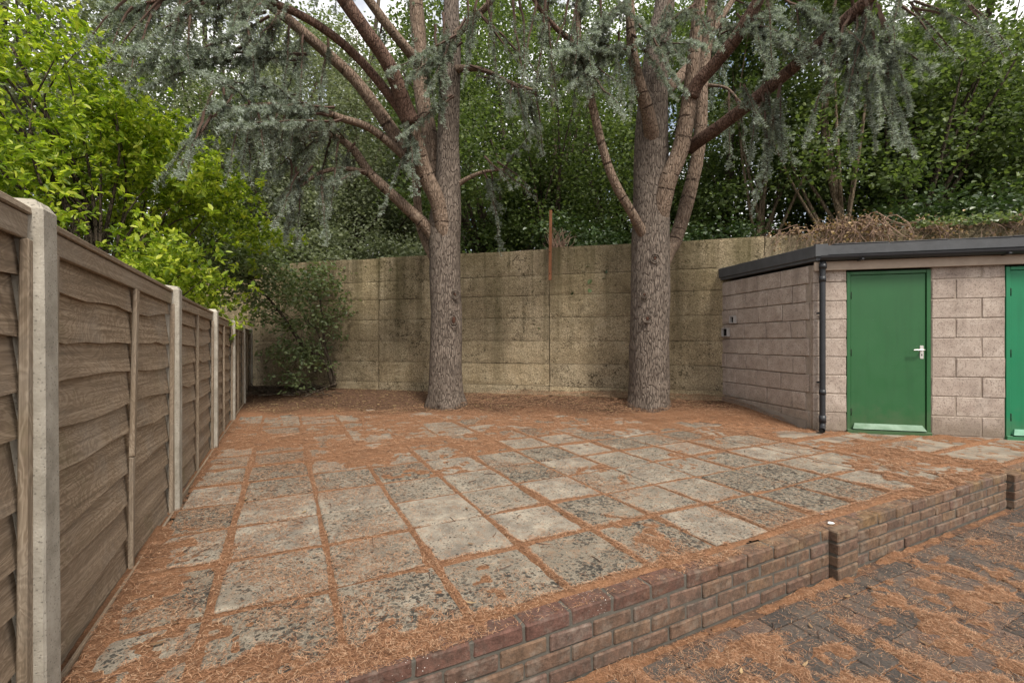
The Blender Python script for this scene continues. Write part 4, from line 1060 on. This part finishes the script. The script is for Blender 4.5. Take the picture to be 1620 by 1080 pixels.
# ---- privet leaning in the corner in front of the wall
r = np.random.default_rng(14)
pb = at(527, 606, 9.35)
pv = empty('privet_shrub', (pb[0], pb[1], .40), label='straggly privet with twin leaning stems in the far left corner', cat='shrub')
def loc(px, py, Y): return at(px, py, Y) - np.array([pb[0], pb[1], .40])
stems = [[loc(527, 612, 9.35), loc(518, 580, 9.3), loc(500, 560, 9.25), loc(478, 545, 9.2), loc(440, 490, 9.05), loc(395, 440, 8.9)],
         [loc(528, 612, 9.38), loc(522, 575, 9.4), loc(514, 548, 9.4), loc(510, 505, 9.3), loc(505, 460, 9.2)],
         [loc(530, 612, 9.33), loc(528, 590, 9.3), loc(516, 560, 9.2), loc(500, 520, 9.0)]]
for q, s_ in enumerate(stems):
    P = smooth_path(s_, 16); V, F, LL = tube(P, np.linspace(.055 - .012 * q, .014, 16), 8, .12, q); obj('stem', mesh_np('stem', V, F, M['trunk'], True, {'along': LL}), pv)
PX = [(500, 470, 9.2, .40, 7), (470, 490, 9.05, .45, 9), (520, 510, 9.25, .33, 6), (490, 540, 9.15, .38, 8), (455, 545, 9.1, .33, 6), (440, 510, 9.05, .38, 6), (425, 470, 8.95, .40, 7), (455, 445, 9.0, .42, 7), (400, 455, 8.85, .36, 5), (510, 435, 9.2, .30, 4), (470, 415, 9.1, .35, 5), (535, 485, 9.3, .24, 3), (475, 565, 9.1, .24, 4), (430, 420, 9.0, .40, 6), (385, 425, 8.9, .38, 6), (350, 425, 8.7, .36, 6), (365, 400, 8.8, .42, 6), (330, 410, 8.7, .40, 6), (410, 395, 8.9, .40, 6), (340, 395, 8.3, .40, 8), (300, 400, 7.9, .36, 7), (370, 430, 8.5, .40, 8), (420, 440, 8.8, .40, 6), (480, 450, 9.05, .36, 6), (455, 588, 9.0, .20, 3), (463, 598, 8.95, .16, 2), (320, 440, 8.9, .45, 6), (365, 455, 9.0, .36, 5)]
C = np.vstack([loc(px, py, Y) + r.normal(size=(n, 3)) * s_ * .62 for px, py, Y, s_, n in PX])
obj('crown', crown_mesh('crown', C, 46, .27, .076, .024, M['privet'], r, .6, .3), pv)
mb = MB()
tips = np.vstack(stems)
for e in C[::2]:
    j = np.argmin(np.linalg.norm(tips - e, axis=1)); P = smooth_path([tips[j], (tips[j] + e) / 2 + r.normal(size=3) * .05, e], 6); V, F, _ = tube(P, np.linspace(.010, .003, 6), 4); mb.add(V, F)
obj('twigs', mb.me('twigs', M['trunk']), pv, kind='stuff')

# ---- brush pile below it
r = np.random.default_rng(15); mb = MB()
for q in range(100):
    c = at(r.uniform(402, 520), 606, r.uniform(8.6, 9.7)); c[2] = .42 + abs(r.normal()) * .045
    th = r.uniform(0, 6.28); L = r.uniform(.15, .5); d = np.array([math.cos(th), math.sin(th), r.normal() * .18]) * L
    P = smooth_path([c - d, c + r.normal(size=3) * .03, c + d], 5); P[:, 2] = np.maximum(P[:, 2], .40); V, F, _ = tube(P, r.uniform(.004, .012), 4); mb.add(V, F)
obj('brush_pile', mb.me('brush_pile', M['trunk']), label='pile of dead brushwood in the far left corner', cat='brushwood', kind='stuff')

# ---- dry ivy tangle hanging over the wall behind the outbuilding
def tangle(label, spec, seed, mat, n_leaf=0):
    r = np.random.default_rng(seed); mb = MB(); pts = []
    for (t0, t1, n, zlo, zhi, drop) in spec:
        for q in range(n):
            t = r.uniform(t0, t1); b = np.array([WP[0] + math.cos(WA) * t, WP[1] + math.sin(WA) * t, 0]); nrm = np.array([WN[0], WN[1], 0]); al = np.array([math.cos(WA), math.sin(WA), 0])
            h = r.uniform(zlo, zhi); p = [b + nrm * r.uniform(-.25, .05) + [0, 0, 3.13]]
            sd = r.choice((-1, 1)) * r.uniform(.05, .35)
            p.append(b + nrm * r.uniform(-.1, .12) + al * sd * .4 + [0, 0, 3.17 + h]); p.append(b + nrm * r.uniform(.05, .22) + al * sd + [0, 0, 3.17 + h * .5 - drop * .3 * r.uniform(0, 1)])
            p.append(b + nrm * r.uniform(.04, .20) + al * (sd * 1.5 + r.normal() * .1) + [0, 0, 3.13 - drop * r.uniform(.2, 1)])
            p = [q_ + r.normal(size=3) * .035 for q_ in p]; P = smooth_path(p, 11) + r.normal(size=(11, 3)) * .012; V, F, _ = tube(P, np.linspace(.003 + .011 * r.uniform() ** 2.5, .002, 11), 4, cap=False); mb.add(V, F); pts += [P[3], P[5], P[7]]
    o = obj('dry_ivy_stems', mb.me('dry_ivy_stems', mat), label=label, cat='dry vine', kind='stuff')
    return np.array(pts)
pt = tangle('tangle of dry brown ivy stems spilling over the wall above the outbuilding', [(1.45, 2.3, 95, .0, .20, .6), (0.9, 1.6, 22, .0, .10, .45), (2.2, 6.5, 120, -.03, .06, .4), (1.3, 6.5, 7, .12, .30, .1)], 16, M['dry_stem'])
r = np.random.default_rng(17)
sel = pt[r.integers(0, len(pt), 1300)] + r.normal(size=(1300, 3)) * .05
V, F = leaves(sel, .045, .017, r, .4, None, .5); obj('dead_ivy_leaves', mesh_np('dead_ivy_leaves', V, F, M['dead']), label='curled brown ivy leaves caught in the dry stems', cat='leaves', kind='stuff')
tt = r.uniform(2.7, 6.5, 1500); sel = np.stack([WP[0] + math.cos(WA) * tt, WP[1] + math.sin(WA) * tt, 3.16 + np.abs(r.normal(size=1500)) * .07], -1) + np.array([WN[0], WN[1], 0]) * r.uniform(-.15, .22, 1500)[:, None]
V, F = leaves(sel, .055, .024, r, .8, None, .3); obj('ivy_leaves', mesh_np('ivy_leaves', V, F, M['privet']), label='green ivy creeping along the wall top above the outbuilding', cat='ivy', kind='stuff')
mb = MB()
for q in range(46):
    b = at(882 + r.normal() * 9, 388, 8.75); d = np.array([r.normal() * .16, r.normal() * .1, r.uniform(.08, .34)]); P = smooth_path([b + [0, 0, -.05], b + d * .5 + r.normal(size=3) * .04, b + d], 5); V, F, _ = tube(P, np.linspace(.006, .002, 5), 4); mb.add(V, F)
obj('dry_twigs', mb.me('dry_twigs', M['dry_stem']), label='small tuft of dry twigs on the wall top beside the timber stake', cat='twigs', kind='stuff')
# soil bank held up behind the wall, from which the ivy grows
al = np.array([math.cos(WA), math.sin(WA)]); up_ = -WN
V = []
for z0, y0 in ((0, .30), (2.98, .30), (3.05, 1.0), (2.3, 3.2), (0, 6.0)):
    V += [(WP[0] + al[0] * t + up_[0] * y0, WP[1] + al[1] * t + up_[1] * y0, z0) for t in (0.9, 8.5)]
obj('bank', mesh_np('bank', V, [(2 * i, 2 * i + 1, 2 * i + 3, 2 * i + 2) for i in range(4)] + [(0, 2, 4, 6, 8), (9, 7, 5, 3, 1)], M['soil']), kind='structure', label='soil bank behind the right part of the wall', cat='bank')

# ------------------------------------------------------------------ the two blue cedars
class Cedar:
    def __init__(s, seed): s.r = np.random.default_rng(seed); s.tp, s.ta, s.tu, s.tw = [], [], [], MB()
    def frond(s, p0, p1, sag=.15, tl=.24, hang=.3, dens=1.0):
        r = s.r; p0, p1 = np.asarray(p0, float), np.asarray(p1, float); D = p1 - p0; Ln = np.linalg.norm(D)
        n = max(6, int(Ln / .09)); t = np.linspace(0, 1, n)[:, None]
        sp = p0 + D * t + np.array([0, 0, -sag]) * (t ** 2) + np.cumsum(r.normal(size=(n, 3)) * .010, 0)
        V, F, _ = tube(sp, np.linspace(.013 + .006 * Ln, .003, n), 4, cap=False); s.tw.add(V, F)
        fw = unit(D); side = unit(np.cross(fw, [0, 0, 1.0]) + 1e-4)
        m = int(Ln / .031 * dens)
        for q in range(m):
            u = r.uniform(.10, 1.0); k = u * (n - 1); i = min(int(k), n - 2); p = sp[i] + (sp[i + 1] - sp[i]) * (k - i)
            sg = r.choice((-1, 1)); d = unit(side * sg * r.uniform(.3, 1.0) + fw * r.uniform(.2, .8) + np.array([0, 0, -hang * r.uniform(.2, 1.6)]) + r.normal(size=3) * .22)
            L = tl * r.uniform(.4, 1.15) * (1.15 - .65 * u)
            e = p + d * L + np.array([0, 0, -L * hang * .35])
            m_ = (p + e) / 2 + np.array([0, 0, L * .06])
            nt = max(3, int(L / .0135)); w = np.linspace(.08, 1, nt)[:, None]
            pts = p * (1 - w) ** 2 + 2 * m_ * w * (1 - w) + e * w ** 2
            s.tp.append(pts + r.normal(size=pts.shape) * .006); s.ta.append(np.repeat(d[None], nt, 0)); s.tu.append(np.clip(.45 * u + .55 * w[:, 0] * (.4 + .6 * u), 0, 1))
            b = np.cross(d, [0, 0, 1.0]); b = b / (np.linalg.norm(b) + 1e-6) * .0022
            s.tw.add([p - b, p + b, e + b * .3, e - b * .3], [(0, 1, 2, 3)])
        k = np.linspace(.2, 1, max(4, int(Ln / .03 * min(dens, 1)))) * (n - 1); i = np.minimum(k.astype(int), n - 2)
        s.tp.append(sp[i] + (sp[i + 1] - sp[i]) * (k - i)[:, None]); s.ta.append(np.repeat(fw[None], len(k), 0)); s.tu.append(.5 * k / (n - 1))
    def crown(s, parent):
        r = s.r; P = np.vstack(s.tp); A = unit(np.vstack(s.ta)); n = len(P); K = 6
        e1 = unit(np.cross(A, r.normal(size=(n, 3)))); e2 = np.cross(A, e1); VV = []
        for k in range(K):
            th = 2 * np.pi * k / K + r.uniform(-.4, .4, n)
            d = unit(A * r.uniform(.1, .7, n)[:, None] + e1 * np.cos(th)[:, None] + e2 * np.sin(th)[:, None])
            w = unit(np.cross(d, r.normal(size=(n, 3)))) * .0058; L = r.uniform(.026, .044, n)[:, None]
            VV.append(np.stack([P - w, P + w, P + d * L], 1))
        V = np.stack(VV, 1).reshape(-1, 3)
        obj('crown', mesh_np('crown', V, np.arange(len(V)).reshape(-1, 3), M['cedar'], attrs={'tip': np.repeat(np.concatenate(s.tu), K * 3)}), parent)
        obj('twigs', s.tw.me('twigs', M['twig']), parent, kind='stuff')
        return n
def build_cedar(name, label, base, trunk, limbs, fronds, seed, flare, knots):
    c = Cedar(seed); r = c.r
    t = empty('cedar_tree', base, label=label, cat='tree')
    B = np.array(base)
    P = smooth_path([list(at(px, py, Y) - B) + [w / FPX * Y] for px, py, Y, w in trunk], 70)
    z = P[:, 2]; rad = P[:, 3] * (1 + flare * np.exp(-np.maximum(z, 0) / .16))
    V, F, LL = tube(P[:, :3], rad, 36, 0.055, seed)
    th = np.tile(np.arange(36) * 2 * np.pi / 36, len(P)); cz = np.repeat(P[:, :3], 36, 0); lob = .17 * np.exp(-np.maximum(V[:, 2], 0) / .11) * np.clip(np.sin(th * 4 + seed) + .45 * np.sin(th * 7), 0, 1.5)
    V[:, :2] += (V[:, :2] - cz[:, :2]) * lob[:, None]
    obj('trunk', mesh_np('trunk', V, F, M['bark'], True, {'along': LL}), t)
    for q, (mat, auto, pts) in enumerate(limbs):
        W = np.array([list(at(px, py, Y)) + [w / FPX * Y] for px, py, Y, w in pts]); n = 12 * (len(pts) - 1)
        S = smooth_path(W, n); S[:, 3] = np.maximum(S[:, 3], .006); S[:, 3] *= 1 + .30 * np.exp(-np.arange(n) / (n * .06)); S[0, 3] *= .6
        V, F, LL = tube(S[:, :3] - B, S[:, 3], 12, .07, seed + q); obj('limb', mesh_np('limb', V, F, M[mat], True, {'along': LL}), t)
        if auto:
            k0 = int(n * auto); Ln = np.linalg.norm(np.diff(S[k0:, :3], axis=0), axis=1).sum()
            for j in range(int(Ln / .19)):
                i = r.integers(k0, n); d = S[min(i + 1, n - 1), :3] - S[i - 1, :3]; d[2] *= .4
                th = r.choice((-1, 1)) * r.uniform(.4, 1.5); d = unit(np.array([d[0] * math.cos(th) - d[1] * math.sin(th), d[0] * math.sin(th) + d[1] * math.cos(th), r.uniform(-.25, .12)]))
                c.frond(S[i, :3] - B, S[i, :3] - B + d * r.uniform(.5, 1.25), r.uniform(.05, .35), .19, r.uniform(.15, .6), .9)
    for f in fronds:
        p0, p1, k, kw = at(*f[0]) - B, at(*f[1]) - B, f[2], (f[3] if len(f) > 3 else {})
        for j in range(k):
            jj = r.normal(size=3) * .10 * (j > 0); c.frond(p0 + jj, p1 + jj + r.normal(size=3) * .20 * (j > 0), **{**dict(sag=.12, tl=.26, hang=.35, dens=1.15), **kw})
    n = c.crown(t)
    for (px, py, Y, w, h, wound) in knots:           # old branch scars: a bark collar round a hollow
        p = at(px, py, Y) - B; th = np.linspace(0, 2 * np.pi, 18); mb = MB()
        for rr, tk in ((1.0, .011), (.62, .008)):
            ring = np.stack([w * rr * np.cos(th) * (1 + .08 * np.sin(3 * th)), -.004 + 0 * th, h * rr * np.sin(th)], -1); ring[:, 1] += .25 * ring[:, 0] ** 2 / .3
            V, F, _ = tube(ring, tk * (1 + .25 * np.sin(th * 2 + px)), 7, .12, px, cap=False); mb.add(V, F)
        kn = obj('knot', mb.me('knot', M['bark'], True), t, tuple(p))
        th = th[:-1]; V = np.stack([w * wound * np.cos(th), -.012 + 0 * th, h * wound * 1.4 * np.sin(th)], -1); V = np.vstack([V, V * [.5, 1, .6] + [0, -.006, 0]]); n_ = len(th)
        obj('heartwood', mesh_np('heartwood', V, [(i, (i + 1) % n_, n_ + (i + 1) % n_, n_ + i) for i in range(n_)] + [tuple(range(n_, 2 * n_))], M['wound']), kn)
    return n
YL, YR = 7.75, 7.30
hg = dict(sag=.05, tl=.20, hang=.95, dens=1.0)
th_ = dict(sag=.2, tl=.17, hang=.7, dens=.42)
nL = build_cedar('cedar', 'left blue cedar with many upswept limbs on its left side', (at(704, 640, YL)[0], YL, .36),
    [(706, 650, YL, 26), (705, 600, YL, 25.5), (706, 500, YL, 24.5), (704, 420, YL, 24.5), (704, 350, YL, 25), (709, 300, YL, 20), (709, 233, YL, 17.5), (711, 155, YL, 16), (715, 78, YL, 14), (714, 0, YL, 12), (714, -200, YL, 10), (716, -420, YL, 5)],
    [('limb', .6, [(696, 330, 7.85, 12), (688, 253, 7.95, 12), (668, 155, 8.0, 12), (664, 78, 8.0, 11.5), (658, 0, 8.0, 11), (652, -150, 8.0, 7), (650, -300, 8.0, 3)]),
     ('limb', .55, [(706, 410, 7.72, 12), (702, 368, 7.60, 12.5), (692, 318, 7.50, 12.5), (672, 272, 7.40, 12.5), (651, 200, 7.15, 12), (646, 180, 7.05, 11.5)]),
     ('limb_red', .72, [(651, 196, 7.10, 12), (618, 109, 6.7, 11.5), (579, 50, 6.4, 11), (544, 0, 6.2, 10.5), (490, -80, 5.9, 8), (430, -150, 5.6, 4)]),
     ('limb', .7, [(700, 345, 7.72, 11), (688, 310, 7.62, 11), (649, 249, 7.45, 11), (598, 175, 7.2, 10), (555, 120, 7.0, 9), (478, 50, 6.7, 8), (415, 0, 6.4, 7), (330, -50, 6.1, 3)]),
     ('limb_red', .62, [(650, 200, 7.15, 8), (625, 163, 7.0, 7.5), (571, 97, 6.7, 7), (513, 47, 6.4, 6.5), (439, 8, 6.1, 6), (340, -15, 5.8, 4.5), (230, 5, 5.5, 2)]),
     ('limb', .5, [(653, 258, 7.45, 7), (590, 206, 7.1, 6), (540, 187, 6.8, 5.5), (505, 175, 6.6, 4.5), (430, 165, 6.3, 3), (350, 172, 6.0, 1.5)]),
     ('limb', .55, [(700, 398, 7.75, 10), (678, 362, 7.7, 9.5), (641, 327, 7.6, 9), (587, 276, 7.5, 7.5), (555, 233, 7.4, 6), (513, 212, 7.3, 4.5), (460, 225, 7.1, 3)]),
     ('limb', .5, [(585, 275, 7.48, 4.5), (550, 267, 7.3, 3.5), (510, 272, 7.1, 3), (475, 295, 6.9, 2)]),
     ('limb', .4, [(664, 100, 7.9, 8), (653, 89, 7.8, 8), (618, 47, 7.5, 7.5), (583, 0, 7.3, 7), (520, -80, 7.0, 4)]),
     ('limb', 0, [(690, 408, 7.85, 9), (678, 390, 7.95, 8), (666, 362, 8.05, 7), (661, 330, 8.1, 6.5), (658, 280, 8.1, 6), (650, 190, 8.1, 4)]),
     ('limb', .35, [(716, 300, 7.75, 5), (735, 285, 7.7, 3.5), (765, 272, 7.6, 2.5), (800, 268, 7.5, 1.5)]),
     ('limb', .3, [(716, 110, 7.7, 6), (760, 110, 7.5, 4), (805, 130, 7.3, 3), (850, 145, 7.1, 2)]),
     ('limb', .3, [(716, 60, 7.7, 6), (760, 20, 7.4, 5), (800, -20, 7.1, 3.5), (850, -40, 6.8, 2)])],
    [((520, 185, 6.6), (330, 162, 5.6), 3, dict(sag=.05, dens=1.5)), ((470, 150, 6.5), (300, 95, 5.7), 2), ((480, 95, 6.6), (180, 98, 5.4), 2), ((430, 60, 6.3), (230, 120, 5.6), 2),
     ((335, 185, 5.7), (275, 272, 5.3), 2, dict(sag=.05, dens=.9, tl=.16)), ((400, 175, 6.0), (385, 265, 5.9), 4, hg), ((440, 180, 6.3), (430, 255, 6.2), 3, hg), ((350, 130, 5.8), (340, 225, 5.7), 3, hg),
     ((470, 270, 6.9), (455, 375, 6.8), 4, hg), ((490, 265, 7.0), (430, 330, 6.7), 2, hg), ((500, 215, 7.1), (420, 265, 6.8), 3), ((530, 185, 6.8), (470, 250, 6.6), 2, hg), ((560, 225, 7.3), (520, 300, 7.2), 1, hg),
     ((420, 20, 6.1), (150, 12, 5.4), 3), ((330, 0, 5.8), (210, 70, 5.4), 2, hg), ((260, 0, 5.6), (170, 90, 5.3), 2, th_), ((300, 10, 5.6), (310, 110, 5.5), 2, hg), ((390, 30, 6.0), (400, 140, 5.9), 2, hg), ((460, 40, 6.4), (450, 150, 6.3), 2, hg), ((520, 60, 6.6), (505, 165, 6.5), 1, hg), ((200, 0, 5.4), (130, 60, 5.2), 2, th_),
     ((728, 60, 7.3), (640, 110, 6.7), 3), ((735, 30, 7.2), (670, 150, 6.8), 1, hg), ((715, 150, 7.3), (635, 215, 6.8), 2, dict(sag=.0, tl=.16)), ((700, 20, 7.2), (705, 130, 7.0), 2, hg), ((740, 0, 7.2), (735, 90, 7.1), 2, hg), ((670, 90, 7.2), (690, 160, 7.0), 1, hg),
     ((760, 20, 7.3), (850, 120, 7.0), 2, th_), ((740, 105, 7.5), (865, 150, 7.0), 2, th_), ((770, 0, 7.2), (790, 130, 7.1), 2, th_), ((820, 0, 7.1), (830, 130, 7.0), 2, th_), ((845, 130, 7.0), (855, 230, 7.0), 1, th_), ((780, 265, 7.5), (850, 300, 7.3), 3, th_)],
    51, .16, [(718, 506, 7.50, .085, .125, .32), (720, 466, 7.52, .07, .07, .2)])
nR = build_cedar('cedar', 'right blue cedar with a thick trunk standing nearest the outbuilding', (at(1026, 650, YR)[0], YR, .33),
    [(1026, 655, YR, 31), (1027, 600, YR, 31), (1028, 500, YR, 30), (1029, 412, YR, 29.5), (1030, 311, YR, 28), (1030, 233, YR, 26.5), (1033, 155, YR, 23), (1038, 97, YR, 20), (1046, 39, YR, 17), (1052, 0, YR, 15), (1060, -200, YR, 10), (1066, -420, YR, 5)],
    [('limb', .72, [(1024, 382, 7.22, 8), (1008, 353, 7.05, 7.2), (1000, 338, 6.98, 7), (972, 288, 6.85, 6.8), (953, 233, 6.75, 6.6), (937, 167, 6.65, 6.4), (927, 117, 6.6, 6.2), (915, 80, 6.55, 6), (914, 20, 6.5, 5.5), (918, -70, 6.4, 3)]),
     ('limb_red', .4, [(913, 82, 6.55, 5), (905, 68, 6.5, 4.5), (880, 45, 6.35, 4), (858, 20, 6.2, 3), (830, -20, 6.0, 2)]),
     ('limb', .85, [(1033, 232, 7.22, 11), (1029, 200, 7.03, 11), (1023, 170, 6.92, 10.5), (1011, 132, 6.8, 9.5), (1000, 78, 6.7, 8), (996, 0, 6.6, 7), (990, -90, 6.5, 4)]),
     ('limb', .88, [(1037, 362, 7.27, 14), (1046, 325, 7.12, 14.5), (1057, 285, 7.02, 14), (1077, 233, 6.95, 13.5), (1089, 167, 6.9, 12), (1097, 97, 6.85, 10), (1104, 23, 6.8, 9), (1112, -80, 6.7, 5)]),
     ('limb_red', .6, [(1092, 155, 6.85, 10), (1104, 132, 6.75, 10), (1128, 105, 6.6, 10), (1163, 62, 6.35, 10), (1192, 15, 6.15, 9.5), (1230, -60, 5.9, 6)]),
     ('limb', .9, [(1044, 425, 7.30, 10), (1058, 397, 7.40, 10), (1070, 375, 7.5, 10.5), (1089, 311, 7.6, 11), (1106, 230, 7.65, 10), (1112, 117, 7.65, 9), (1124, 31, 7.65, 8), (1134, -80, 7.6, 4)]),
     ('limb_red', .62, [(1086, 236, 7.45, 9.5), (1132, 205, 7.0, 9.5), (1200, 153, 6.5, 9.5), (1280, 85, 5.95, 9.5), (1340, 30, 5.6, 9.5), (1375, -2, 5.4, 9), (1450, -70, 5.0, 6)]),
     ('limb', .5, [(1048, 145, 7.35, 9), (1066, 132, 7.5, 8.5), (1088, 108, 7.7, 8), (1120, 60, 7.9, 6), (1160, 0, 8.1, 4)]),
     ('limb', .2, [(1120, 135, 7.6, 2.5), (1150, 140, 7.4, 2), (1175, 165, 7.2, 1.5), (1200, 175, 7.0, 1.2)])],
    [((935, 105, 6.6), (872, 118, 6.2), 3, dict(sag=.06, tl=.2)), ((925, 95, 6.5), (985, 130, 6.3), 2, hg), ((905, 90, 6.5), (920, 130, 6.2), 2), ((1000, 55, 6.6), (1062, 152, 6.3), 2, dict(sag=.02, tl=.18)), ((1000, 70, 6.6), (890, 65, 6.2), 3), ((985, 20, 6.5), (900, 90, 6.2), 3), ((992, 70, 6.6), (1002, 170, 6.5), 1, hg), ((980, 50, 6.5), (985, 150, 6.4), 1, hg),
     ((1040, 68, 6.7), (1090, 85, 6.2), 2), ((1100, 5, 6.7), (1010, 50, 6.2), 1), ((1095, 10, 6.6), (1140, 60, 6.2), 1), ((1130, 50, 6.6), (1240, 15, 6.0), 2), ((1180, 35, 6.2), (1280, 72, 5.7), 3, dict(sag=.04, tl=.18)), ((1170, 30, 6.3), (1220, 80, 6.0), 2), ((1060, 0, 6.8), (1040, 60, 6.5), 1, hg),
     ((1350, 25, 5.6), (1385, 220, 5.5), 4, hg), ((1370, 10, 5.5), (1350, 190, 5.4), 4, hg), ((1390, 20, 5.4), (1410, 215, 5.3), 2, hg), ((1380, 60, 5.45), (1430, 130, 5.3), 2), ((1205, 150, 6.4), (1215, 285, 6.3), 3, hg), ((1195, 155, 6.5), (1190, 240, 6.4), 2, hg), ((1230, 130, 6.3), (1240, 230, 6.2), 1, hg),
     ((900, 0, 6.4), (870, 90, 6.2), 3, th_), ((860, 20, 6.2), (850, 110, 6.1), 3, th_), ((950, 0, 6.5), (955, 90, 6.4), 2, hg), ((975, 0, 6.5), (1030, 40, 6.3), 1), ((1240, 0, 6.0), (1330, 55, 5.6), 3), ((1260, 10, 5.9), (1270, 90, 5.8), 1, hg), ((1420, 0, 5.2), (1500, 60, 4.9), 2, th_), ((1450, 0, 5.0), (1560, 30, 4.7), 2, th_), ((1320, 0, 5.6), (1300, 60, 5.6), 1, hg), ((1500, -20, 4.9), (1600, 40, 4.6), 2, th_)],
    52, .10, [(1036, 409, 6.995, .070, .070, .25), (1019, 466, 7.005, .058, .054, .25), (1024, 504, 6.99, .066, .062, .34)])
print('tufts', nL, nR)
